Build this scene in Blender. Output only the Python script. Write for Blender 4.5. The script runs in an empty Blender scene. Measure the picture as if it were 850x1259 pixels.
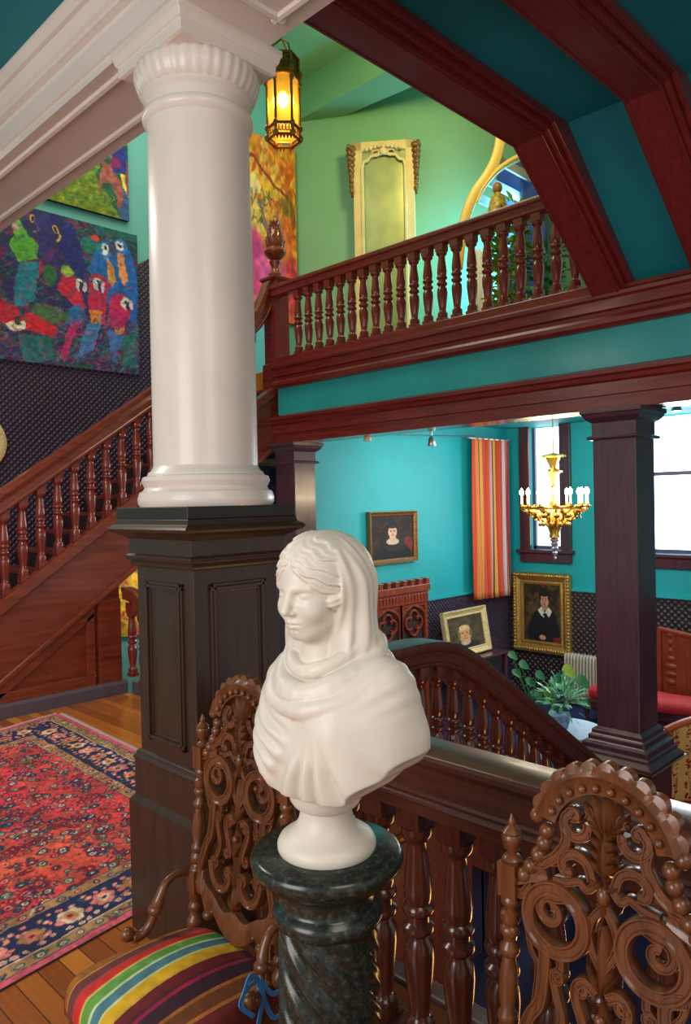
import bpy, bmesh, math, random
import numpy as np
from mathutils import Vector, Matrix
random.seed(7); rng = np.random.default_rng(7)
PI = math.pi
C = bpy.context.scene.collection
S = bpy.context.scene

# ---------------------------------------------------------------- camera
F = 918.76; YAW = 0.77956; PIT = -0.01439; ROL = -0.02039; EYE = 1.75
def _basis():
    cp, sp = math.cos(PIT), math.sin(PIT); cy, sy = math.cos(YAW), math.sin(YAW)
    f = Vector((cp*cy, cp*sy, sp)); r = Vector((sy, -cy, 0)); u = r.cross(f)
    c, s = math.cos(ROL), math.sin(ROL)
    return r*c+u*s, u*c-r*s, f
RR, UU, FF = _basis()
EYEV = Vector((0, 0, EYE))
def _ray(px, py):
    return FF + RR*((px-425)/F) - UU*((py-629.5)/F)
def at(ax, v, px, py):            # measured point of the photo on the plane x/y/z = v
    d = _ray(px, py); return EYEV + d*((v-EYEV[ax])/d[ax])
def atd(px, py, fwd):             # ... at a forward distance
    return EYEV + _ray(px, py)*fwd
cam = bpy.data.cameras.new('camera'); co = bpy.data.objects.new('camera', cam); C.objects.link(co)
cam.sensor_fit = 'HORIZONTAL'; cam.sensor_width = 36; cam.lens = F/850*36
cam.clip_start = .05; cam.clip_end = 200
m = Matrix((RR, UU, -FF)).transposed().to_4x4(); m.translation = EYEV
co.matrix_world = m; S.camera = co

# ---------------------------------------------------------------- materials
def _mat(name):
    M = bpy.data.materials.new(name); M.use_nodes = True
    nt = M.node_tree; b = nt.nodes['Principled BSDF']
    return M, nt, b
def _s(b, k, v):
    if k in b.inputs: b.inputs[k].default_value = v
def col4(c): return (c[0], c[1], c[2], 1)
def s2l(c):
    return tuple(((x/255)/12.92 if x/255 <= .04045 else ((x/255+.055)/1.055)**2.4) for x in c)
def node(nt, t, **kw):
    n = nt.nodes.new(t)
    for k, v in kw.items(): setattr(n, k, v)
    return n
def plain(name, c, rough=.5, metal=0, coat=0, noise=.0, nscale=4, bump=0, bscale=40, spec=.5):
    M, nt, b = _mat(name); L = nt.links.new
    _s(b, 'Base Color', col4(c)); _s(b, 'Roughness', rough); _s(b, 'Metallic', metal); _s(b, 'Coat Weight', coat)
    _s(b, 'Coat Roughness', .15); _s(b, 'Specular IOR Level', spec)
    tc = node(nt, 'ShaderNodeTexCoord')
    if noise:
        n = node(nt, 'ShaderNodeTexNoise'); n.inputs['Scale'].default_value = nscale; n.inputs['Detail'].default_value = 4
        L(tc.outputs['Object'], n.inputs['Vector'])
        r = node(nt, 'ShaderNodeValToRGB'); r.color_ramp.elements[0].position = .3; r.color_ramp.elements[1].position = .7
        r.color_ramp.elements[0].color = col4([x*(1-noise) for x in c]); r.color_ramp.elements[1].color = col4([min(1, x*(1+noise)) for x in c])
        L(n.outputs['Fac'], r.inputs['Fac']); L(r.outputs['Color'], b.inputs['Base Color'])
    if bump:
        n = node(nt, 'ShaderNodeTexNoise'); n.inputs['Scale'].default_value = bscale; n.inputs['Detail'].default_value = 3
        L(tc.outputs['Object'], n.inputs['Vector'])
        bp = node(nt, 'ShaderNodeBump'); bp.inputs['Strength'].default_value = bump; bp.inputs['Distance'].default_value = .01
        L(n.outputs['Fac'], bp.inputs['Height']); L(bp.outputs['Normal'], b.inputs['Normal'])
    return M
def wood(name, c1, c2, rough=.3, axis='Z', coat=.3, scale=1.0):
    M, nt, b = _mat(name); L = nt.links.new
    tc = node(nt, 'ShaderNodeTexCoord'); mp = node(nt, 'ShaderNodeMapping')
    sc = {'X': (1.2, 14, 14), 'Y': (14, 1.2, 14), 'Z': (14, 14, 1.2), 'D': (6, 6, 6)}[axis]
    mp.inputs['Scale'].default_value = [q*scale for q in sc]
    L(tc.outputs['Object'], mp.inputs['Vector'])
    n = node(nt, 'ShaderNodeTexNoise'); n.inputs['Scale'].default_value = 2.2; n.inputs['Detail'].default_value = 6; n.inputs['Roughness'].default_value = .65
    n.inputs['Distortion'].default_value = .6
    L(mp.outputs['Vector'], n.inputs['Vector'])
    r = node(nt, 'ShaderNodeValToRGB'); e = r.color_ramp.elements
    e[0].position = .3; e[1].position = .68; e[0].color = col4(c2); e[1].color = col4(c1)
    L(n.outputs['Fac'], r.inputs['Fac']); L(r.outputs['Color'], b.inputs['Base Color'])
    _s(b, 'Roughness', rough); _s(b, 'Coat Weight', coat); _s(b, 'Coat Roughness', .12)
    bp = node(nt, 'ShaderNodeBump'); bp.inputs['Strength'].default_value = .08; bp.inputs['Distance'].default_value = .004
    L(n.outputs['Fac'], bp.inputs['Height']); L(bp.outputs['Normal'], b.inputs['Normal'])
    return M
def emit(name, c, st):
    M, nt, b = _mat(name)
    _s(b, 'Base Color', col4(c)); _s(b, 'Emission Color', col4(c)); _s(b, 'Emission Strength', st); return M
def vcol(name, rough=.6, coat=0, bump=.0):
    M, nt, b = _mat(name); L = nt.links.new
    a = node(nt, 'ShaderNodeAttribute'); a.attribute_name = 'Col'
    L(a.outputs['Color'], b.inputs['Base Color']); _s(b, 'Roughness', rough); _s(b, 'Coat Weight', coat)
    if bump:
        tc = node(nt, 'ShaderNodeTexCoord'); n = node(nt, 'ShaderNodeTexNoise'); n.inputs['Scale'].default_value = 120
        L(tc.outputs['Object'], n.inputs['Vector'])
        bp = node(nt, 'ShaderNodeBump'); bp.inputs['Strength'].default_value = bump; bp.inputs['Distance'].default_value = .01
        L(n.outputs['Fac'], bp.inputs['Height']); L(bp.outputs['Normal'], b.inputs['Normal'])
    return M

MAT = {}
MAT['stair'] = wood('stair_mahogany', (.27, .050, .020), (.12, .020, .009), .28, 'X', scale=.7)
MAT['gal'] = wood('gallery_mahogany', (.25, .026, .018), (.11, .012, .009), .26, 'Y')
MAT['galv'] = wood('gallery_turned_mahogany', (.27, .034, .020), (.11, .013, .009), .22, 'Z')
MAT['beam'] = wood('beam_mahogany', (.25, .022, .022), (.15, .013, .013), .36, 'X')
MAT['rail'] = wood('dark_rail_mahogany', (.105, .028, .018), (.045, .013, .009), .36, 'Y', .15)
MAT['railz'] = wood('dark_turned_mahogany', (.115, .024, .014), (.040, .010, .007), .22, 'Z', .4)
MAT['ped'] = wood('espresso_wood', (.050, .024, .014), (.028, .014, .009), .36, 'Z', .12)
MAT['post'] = wood('plum_brown_wood', (.105, .036, .056), (.055, .020, .034), .28, 'Z', .4)
MAT['chair'] = wood('carved_walnut', (.20, .062, .019), (.075, .021, .007), .33, 'Z', .25)
MAT['cab'] = wood('red_oak_gothic', (.36, .06, .02), (.16, .022, .008), .35, 'Z')
MAT['white'] = plain('ivory_paint', (.74, .66, .61), .38, noise=.05, nscale=3, coat=.2)
MAT['white_d'] = plain('ivory_soffit_paint', (.60, .47, .43), .5, noise=.05, nscale=2)
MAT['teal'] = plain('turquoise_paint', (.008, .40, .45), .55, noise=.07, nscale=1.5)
MAT['tealc'] = plain('teal_shaded_ceiling', (.004, .21, .26), .6, noise=.10, nscale=1.2)  # the turquoise wall paint, darkened to put the ceiling's shade in the colour
MAT['tealf'] = plain('teal_frieze_paint', (.02, .33, .35), .4, noise=.08, nscale=2, coat=.2)
MAT['green'] = plain('lamp_tinted_sea_green', (.22, .50, .30), .6, noise=.06, nscale=1)  # seafoam wall colour with the amber lantern light mixed in
MAT['stairwall'] = plain('seafoam_paint', (.15, .50, .50), .6, noise=.05, nscale=1)
MAT['marble'] = plain('white_marble', (.70, .64, .56), .42, noise=.07, nscale=9)
MAT['skirt'] = plain('slate_skirting_paint', (.10, .075, .10), .4)
MAT['gold'] = plain('gilt', (.62, .38, .10), .35, .75, noise=.4, nscale=60, bump=.6, bscale=90)
MAT['goldp'] = plain('pale_gilt', (.80, .62, .30), .4, .25, noise=.2, nscale=40, bump=.4, bscale=70)
MAT['goldd'] = plain('antique_dark_gilt', (.30, .15, .05), .4, .6, noise=.6, nscale=70, bump=.7, bscale=80)
MAT['cream'] = plain('cream_enamel', (.85, .68, .36), .4, noise=.08, nscale=8)
MAT['brass'] = plain('polished_brass', (.85, .50, .10), .25, .9)
MAT['bronze'] = plain('blackened_bronze', (.38, .21, .07), .4, .8)
MAT['black'] = plain('black_plinth', (.015, .013, .013), .5)
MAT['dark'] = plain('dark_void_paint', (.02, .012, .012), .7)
MAT['crystal'] = plain('smoky_crystal', (.35, .33, .40), .1, .2, coat=.5)
MAT['paint'] = vcol('oil_painting', .75, 0)
MAT['rug'] = vcol('wool_rug', .95, 0, .25)
MAT['vel'] = vcol('striped_velvet', .75, 0, .15)
MAT['uph'] = vcol('floral_upholstery', .8)
MAT['canvas_edge'] = plain('canvas_edge', (.05, .04, .06), .7)
MAT['red'] = plain('red_velvet', (.50, .018, .025), .7, noise=.2, nscale=20)
MAT['ribbon'] = plain('blue_ribbon', (.04, .26, .62), .5)
MAT['yellow'] = plain('yellow_paint', (.85, .60, .20), .4)
MAT['slat'] = plain('grey_white_slat', (.62, .60, .60), .5)
MAT['bluec'] = plain('navy_carpet', (.012, .018, .085), .9, noise=.2, nscale=30)
MAT['radi'] = plain('cream_radiator', (.62, .55, .45), .4)
MAT['silver'] = plain('silver_metal', (.6, .6, .6), .3, .9)
MAT['stone'] = plain('mauve_nosing', (.13, .075, .085), .4, noise=.2, nscale=12)
MAT['leafy'] = plain('yellow_green_leaf', (.33, .52, .05), .4)
MAT['leafg'] = plain('green_leaf', (.03, .22, .08), .4, noise=.3, nscale=9)
MAT['leafb'] = plain('pale_green_leaf', (.16, .48, .28), .4, noise=.3, nscale=9)
MAT['pot'] = plain('blue_white_china', (.25, .42, .70), .2, noise=.5, nscale=25)
MAT['cloth'] = plain('pale_blue_cloth', (.45, .60, .78), .6)
MAT['win'] = emit('daylight_glass', (.93, .96, 1), 3.2)
MAT['winb'] = emit('blue_evening_glass', (.03, .07, .22), .35)
MAT['bulb'] = emit('flame_bulb', (1, .80, .45), 60)
MAT['candle'] = emit('lit_candle_tube', (1, .85, .6), 3)
MAT['drape'] = plain('white_net_curtain', (.75, .72, .78), .8)
MAT['gray'] = plain('grey_sash_paint', (.07, .08, .17), .4)
MAT['winframe'] = wood('plum_window_casing', (.10, .035, .05), (.05, .018, .03), .3, 'Z')

def make_floor_mat():
    M, nt, b = _mat('pine_planks'); L = nt.links.new
    tc = node(nt, 'ShaderNodeTexCoord'); mp = node(nt, 'ShaderNodeMapping'); mp.inputs['Rotation'].default_value = (0, 0, PI/2)
    L(tc.outputs['Object'], mp.inputs['Vector'])
    br = node(nt, 'ShaderNodeTexBrick'); br.offset = .37; br.offset_frequency = 2
    br.inputs['Scale'].default_value = 1; br.inputs['Brick Width'].default_value = 2.4; br.inputs['Row Height'].default_value = .088
    br.inputs['Mortar Size'].default_value = .0022; br.inputs['Color1'].default_value = (0, 0, 0, 1); br.inputs['Color2'].default_value = (1, 1, 1, 1)
    br.inputs['Mortar'].default_value = (0, 0, 0, 1); br.inputs['Mortar Smooth'].default_value = .2
    L(mp.outputs['Vector'], br.inputs['Vector'])
    r = node(nt, 'ShaderNodeValToRGB'); e = r.color_ramp.elements
    e[0].color = (.20, .045, .008, 1); e[1].color = (.60, .20, .028, 1)
    x = e.new(.35); x.color = (.33, .085, .012, 1); x = e.new(.65); x.color = (.45, .135, .018, 1)
    n = node(nt, 'ShaderNodeTexNoise'); mp2 = node(nt, 'ShaderNodeMapping'); mp2.inputs['Scale'].default_value = (30, 1.5, 1)
    L(tc.outputs['Object'], mp2.inputs['Vector']); L(mp2.outputs['Vector'], n.inputs['Vector']); n.inputs['Scale'].default_value = 2; n.inputs['Detail'].default_value = 6
    mx = node(nt, 'ShaderNodeMath', operation='MULTIPLY_ADD'); mx.inputs[1].default_value = .5; mx.inputs[2].default_value = -.25
    L(n.outputs['Fac'], mx.inputs[0]); ad = node(nt, 'ShaderNodeMath', operation='ADD'); L(br.outputs['Color'], ad.inputs[0]); L(mx.outputs[0], ad.inputs[1])
    L(ad.outputs[0], r.inputs['Fac'])
    mm = node(nt, 'ShaderNodeMixRGB', blend_type='MIX'); L(br.outputs['Fac'], mm.inputs['Fac']); L(r.outputs['Color'], mm.inputs['Color1']); mm.inputs['Color2'].default_value = (.04, .012, .004, 1)
    L(mm.outputs['Color'], b.inputs['Base Color']); _s(b, 'Roughness', .3); _s(b, 'Coat Weight', .25); _s(b, 'Coat Roughness', .2)
    return M
MAT['floor'] = make_floor_mat()
def make_emboss(name, c, ch, period, ax):
    M, nt, b = _mat(name); L = nt.links.new
    tc = node(nt, 'ShaderNodeTexCoord'); sp = node(nt, 'ShaderNodeSeparateXYZ'); L(tc.outputs['Object'], sp.inputs[0])
    cb = node(nt, 'ShaderNodeCombineXYZ'); L(sp.outputs[ax], cb.inputs[0]); L(sp.outputs[2], cb.inputs[1])
    mp = node(nt, 'ShaderNodeMapping'); mp.inputs['Rotation'].default_value = (0, 0, PI/4); L(cb.outputs[0], mp.inputs['Vector'])
    v = node(nt, 'ShaderNodeTexVoronoi'); v.voronoi_dimensions = '2D'; v.inputs['Randomness'].default_value = 0; v.inputs['Scale'].default_value = 1/period
    L(mp.outputs[0], v.inputs['Vector'])
    r = node(nt, 'ShaderNodeValToRGB'); e = r.color_ramp.elements; e[0].position = .12; e[0].color = (1, 1, 1, 1); e[1].position = .5; e[1].color = (0, 0, 0, 1)
    L(v.outputs['Distance'], r.inputs['Fac'])
    mm = node(nt, 'ShaderNodeMixRGB'); L(r.outputs['Color'], mm.inputs['Fac']); mm.inputs['Color1'].default_value = col4(c); mm.inputs['Color2'].default_value = col4(ch)  # dot centres lightened in colour to paint their glints
    L(mm.outputs['Color'], b.inputs['Base Color']); _s(b, 'Roughness', .35); _s(b, 'Coat Weight', .4); _s(b, 'Coat Roughness', .25)
    bp = node(nt, 'ShaderNodeBump'); bp.inputs['Strength'].default_value = 1; bp.inputs['Distance'].default_value = .02
    L(r.outputs['Color'], bp.inputs['Height']); L(bp.outputs['Normal'], b.inputs['Normal'])
    return M
MAT['dadoY'] = make_emboss('embossed_leather_paper', (.036, .018, .044), (.085, .055, .13), .045, 0)
MAT['dadoX'] = make_emboss('embossed_leather_paper_right', (.028, .016, .020), (.11, .080, .10), .062, 1)
def make_gmarble():
    M, nt, b = _mat('verde_marble'); L = nt.links.new
    tc = node(nt, 'ShaderNodeTexCoord')
    n = node(nt, 'ShaderNodeTexNoise'); n.inputs['Scale'].default_value = 60; n.inputs['Detail'].default_value = 8; n.inputs['Roughness'].default_value = .75
    L(tc.outputs['Object'], n.inputs['Vector'])
    r = node(nt, 'ShaderNodeValToRGB'); e = r.color_ramp.elements
    e[0].position = .36; e[0].color = (.005, .008, .007, 1); e[1].position = .74; e[1].color = (.12, .125, .09, 1)
    x = e.new(.55); x.color = (.020, .028, .022, 1)
    L(n.outputs['Fac'], r.inputs['Fac']); L(r.outputs['Color'], b.inputs['Base Color']); _s(b, 'Roughness', .22)
    return M
MAT['verde'] = make_gmarble()
def make_amber():
    M, nt, b = _mat('amber_glass'); L = nt.links.new
    tc = node(nt, 'ShaderNodeTexCoord'); n = node(nt, 'ShaderNodeTexNoise'); n.inputs['Scale'].default_value = 14
    L(tc.outputs['Object'], n.inputs['Vector'])
    r = node(nt, 'ShaderNodeValToRGB'); e = r.color_ramp.elements; e[0].color = (.75, .30, .01, 1); e[1].color = (1, .58, .06, 1)
    L(n.outputs['Fac'], r.inputs['Fac']); L(r.outputs['Color'], b.inputs['Base Color'])
    L(r.outputs['Color'], b.inputs['Emission Color']); _s(b, 'Emission Strength', .55); _s(b, 'Roughness', .4)
    _s(b, 'Transmission Weight', .6)
    return M
MAT['amber'] = make_amber()
def make_curtain():
    M, nt, b = _mat('striped_curtain'); L = nt.links.new
    a = node(nt, 'ShaderNodeUVMap'); sp = node(nt, 'ShaderNodeSeparateXYZ'); L(a.outputs[0], sp.inputs[0])
    ml = node(nt, 'ShaderNodeMath', operation='MULTIPLY'); ml.inputs[1].default_value = 3.0; L(sp.outputs[0], ml.inputs[0])
    fr = node(nt, 'ShaderNodeMath', operation='FRACT'); L(ml.outputs[0], fr.inputs[0])
    r = node(nt, 'ShaderNodeValToRGB'); r.color_ramp.interpolation = 'CONSTANT'; e = r.color_ramp.elements
    e[0].position = 0; e[0].color = col4(s2l((222, 84, 52))); e[1].position = .2; e[1].color = col4(s2l((232, 140, 80)))
    for p, c in ((.32, (205, 66, 66)), (.48, (228, 214, 228)), (.58, (90, 50, 66)), (.61, (232, 176, 84)), (.70, (218, 84, 62)), (.82, (236, 222, 230)), (.90, (186, 56, 86))):
        x = e.new(p); x.color = col4(s2l(c))
    L(fr.outputs[0], r.inputs['Fac']); L(r.outputs['Color'], b.inputs['Base Color']); _s(b, 'Roughness', .8)
    return M
MAT['curtain'] = make_curtain()

# ---------------------------------------------------------------- mesh building
ROOT = {}    # name -> (location, rotz) of things, so parts can be given in world coordinates
class MB:
    def __init__(s): s.v = []; s.f = []; s.uv = None
    def add(s, V, Fs):
        o = len(s.v); s.v += [tuple(p) for p in V]; s.f += [tuple(i+o for i in q) for q in Fs]; return s
    def box(s, x0, x1, y0, y1, z0, z1):
        V = [(x, y, z) for z in (z0, z1) for y in (y0, y1) for x in (x0, x1)]
        return s.add(V, [(0, 2, 3, 1), (4, 5, 7, 6), (0, 1, 5, 4), (2, 6, 7, 3), (0, 4, 6, 2), (1, 3, 7, 5)])
    def obox(s, o, a, b, c):       # oriented box: origin + three edge vectors
        o, a, b, c = map(Vector, (o, a, b, c))
        V = [o, o+a, o+b, o+a+b, o+c, o+a+c, o+b+c, o+a+b+c]
        Fs = [(0, 2, 3, 1), (4, 5, 7, 6), (0, 1, 5, 4), (2, 6, 7, 3), (0, 4, 6, 2), (1, 3, 7, 5)]
        if a.cross(b).dot(c) < 0: Fs = [q[::-1] for q in Fs]
        return s.add(V, Fs)
    def lathe(s, prof, seg=24, c=(0, 0, 0), rfun=None, cap=True):
        V = []; n = len(prof)
        for (r, z) in prof:
            for k in range(seg):
                a = 2*PI*k/seg; rr = r*(rfun(a, z) if rfun else 1)
                V.append((c[0]+rr*math.cos(a), c[1]+rr*math.sin(a), c[2]+z))
        Fs = []
        for i in range(n-1):
            for k in range(seg):
                k2 = (k+1) % seg; Fs.append((i*seg+k, i*seg+k2, (i+1)*seg+k2, (i+1)*seg+k))
        if cap: Fs.append(tuple(range(seg))[::-1]); Fs.append(tuple((n-1)*seg+k for k in range(seg)))
        return s.add(V, Fs)
    def sq(s, prof, c=(0, 0, 0), cap=True):   # square moulding stack; prof (half width, z)
        V = []
        for (h, z) in prof:
            V += [(c[0]-h, c[1]-h, c[2]+z), (c[0]+h, c[1]-h, c[2]+z), (c[0]+h, c[1]+h, c[2]+z), (c[0]-h, c[1]+h, c[2]+z)]
        Fs = []
        for i in range(len(prof)-1):
            for k in range(4):
                k2 = (k+1) % 4; Fs.append((i*4+k, i*4+k2, i*4+4+k2, i*4+4+k))
        if cap: Fs += [(3, 2, 1, 0), tuple(len(prof)*4-4+k for k in range(4))]
        return s.add(V, Fs)
    def prism(s, prof, axis, a, b):           # closed 2-D profile extruded along an axis
        def P(p, t):
            return {'x': (t, p[0], p[1]), 'y': (p[0], t, p[1]), 'z': (p[0], p[1], t)}[axis]
        ar = sum(prof[i][0]*prof[(i+1) % len(prof)][1]-prof[(i+1) % len(prof)][0]*prof[i][1] for i in range(len(prof)))
        if (ar < 0) != (axis == 'y'): prof = prof[::-1]
        n = len(prof); V = [P(p, a) for p in prof]+[P(p, b) for p in prof]
        Fs = [(i, (i+1) % n, n+(i+1) % n, n+i) for i in range(n)]+[tuple(range(n))[::-1], tuple(range(n, 2*n))]
        return s.add(V, Fs)
    def sweep(s, path, side, prof, sc=None, closed=False, cap=True):
        # path: 3-D points of a planar curve; side: plane normal; prof: closed loop of (in-plane, along-side)
        P = [Vector(p) for p in path]; n = len(P); side = Vector(side).normalized(); V = []; k = len(prof)
        for i in range(n):
            if closed: t = P[(i+1) % n]-P[i-1]
            else: t = P[min(i+1, n-1)]-P[max(i-1, 0)]
            t.normalize(); up = side.cross(t).normalized(); q = sc(i/(n-1)) if sc else 1
            if isinstance(q, tuple): qa, qb = q
            else: qa = qb = q
            V += [P[i]+up*(a*qa)+side*(b*qb) for a, b in prof]
        Fs = []
        for i in range(n if closed else n-1):
            j = (i+1) % n
            for a in range(k): b = (a+1) % k; Fs.append((i*k+a, i*k+b, j*k+b, j*k+a))
        if cap and not closed: Fs += [tuple(range(k))[::-1], tuple((n-1)*k+a for a in range(k))]
        return s.add(V, Fs)
    def tube(s, path, r, seg=8, rs=None):
        P = [Vector(p) for p in path]; n = len(P); V = []; ref = None
        for i in range(n):
            t = (P[min(i+1, n-1)]-P[max(i-1, 0)]).normalized()
            if ref is None:
                ref = Vector((0, 0, 1)) if abs(t.z) < .9 else Vector((1, 0, 0))
            u = (ref-t*ref.dot(t)).normalized(); w = t.cross(u); ref = u
            rr = rs[i] if rs else r
            V += [P[i]+u*(rr*math.cos(2*PI*k/seg))+w*(rr*math.sin(2*PI*k/seg)) for k in range(seg)]
        Fs = [(i*seg+k, i*seg+(k+1) % seg, (i+1)*seg+(k+1) % seg, (i+1)*seg+k) for i in range(n-1) for k in range(seg)]
        Fs += [tuple(range(seg))[::-1], tuple((n-1)*seg+k for k in range(seg))]
        return s.add(V, Fs)
    def ball(s, c, r, seg=12, rings=8):
        if not hasattr(r, '__len__'): r = (r, r, r)
        V = [(c[0], c[1], c[2]-r[2])]
        for i in range(1, rings):
            a = -PI/2+PI*i/rings
            for k in range(seg):
                b = 2*PI*k/seg; V.append((c[0]+r[0]*math.cos(a)*math.cos(b), c[1]+r[1]*math.cos(a)*math.sin(b), c[2]+r[2]*math.sin(a)))
        V.append((c[0], c[1], c[2]+r[2])); Fs = [(0, 1+(k+1) % seg, 1+k) for k in range(seg)]
        for i in range(rings-2):
            for k in range(seg): k2 = (k+1) % seg; Fs.append((1+i*seg+k, 1+i*seg+k2, 1+(i+1)*seg+k2, 1+(i+1)*seg+k))
        e = len(V)-1; o = 1+(rings-2)*seg
        Fs += [(o+k, o+(k+1) % seg, e) for k in range(seg)]
        return s.add(V, Fs)
    def mesh(s, name, mat, smooth=None):
        me = bpy.data.meshes.new(name); me.from_pydata(s.v, [], s.f); me.validate()
        if mat is not None: me.materials.append(mat)
        if smooth:
            me.polygons.foreach_set('use_smooth', [True]*len(me.polygons))
            if smooth != 'all':
                bm = bmesh.new(); bm.from_mesh(me); lim = math.radians(smooth)
                for e in bm.edges:
                    if len(e.link_faces) == 2 and e.calc_face_angle(0) > lim: e.smooth = False
                bm.to_mesh(me); bm.free()
        return me
def place(name, me, parent=None, world=True, loc=None):
    o = bpy.data.objects.new(name, me); C.objects.link(o)
    if parent is not None:
        o.parent = parent; l, rz = ROOT.get(parent.name, (Vector(), 0))
        if world and (l.length or rz):
            M = (Matrix.Translation(l) @ Matrix.Rotation(rz, 4, 'Z')).inverted(); me.transform(M)
        ROOT[o.name] = (l, rz) if world else (Vector(), 0)
    if loc is not None: o.location = loc
    return o
def obj(name, mb, mat, parent=None, smooth=40, world=True, bevel=0, loc=None):
    o = place(name, mb.mesh(name, mat, smooth), parent, world, loc)
    if bevel:
        b = o.modifiers.new('bevel', 'BEVEL'); b.width = bevel; b.segments = 2; b.limit_method = 'ANGLE'; b.angle_limit = math.radians(50)
    return o
def tag(o, label=None, cat=None, group=None, kind=None):
    if label: o['label'] = label
    if cat: o['category'] = cat
    if group: o['group'] = group
    if kind: o['kind'] = kind
    return o
def thing(name, label, cat, loc=(0, 0, 0), rz=0, group=None):
    o = bpy.data.objects.new(name, None); C.objects.link(o); o.empty_display_size = .05
    o.location = loc; o.rotation_euler = (0, 0, rz); ROOT[o.name] = (Vector(loc), rz)
    return tag(o, label, cat, group)
def struct(name, mb, mat, smooth=None, parent=None, bevel=0, label=None):
    o = obj(name, mb, mat, parent, smooth, bevel=bevel)
    if parent is None: o['kind'] = 'structure'
    if label: o['label'] = label
    return o
def crom(pts, n=8, closed=False):
    P = [Vector(p) for p in pts]; out = []; N = len(P)
    for i in range(N if closed else N-1):
        p0 = P[i-1] if (closed or i > 0) else P[0]*2-P[1]
        p1 = P[i]; p2 = P[(i+1) % N]; p3 = P[(i+2) % N] if (closed or i+2 < N) else P[-1]*2-P[-2]
        for k in range(n):
            t = k/n
            out.append(.5*((2*p1)+(p2-p0)*t+(2*p0-5*p1+4*p2-p3)*t*t+(3*p1-p0-3*p2+p3)*t**3))
    if not closed: out.append(P[-1])
    return out
def rprof(w, d, n=10, pw=.6):       # rounded (superellipse) closed profile w x d
    out = []
    for k in range(n):
        a = 2*PI*k/n; c, s_ = math.cos(a), math.sin(a)
        out.append((w/2*math.copysign(abs(c)**pw, c), d/2*math.copysign(abs(s_)**pw, s_)))
    return out

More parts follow.
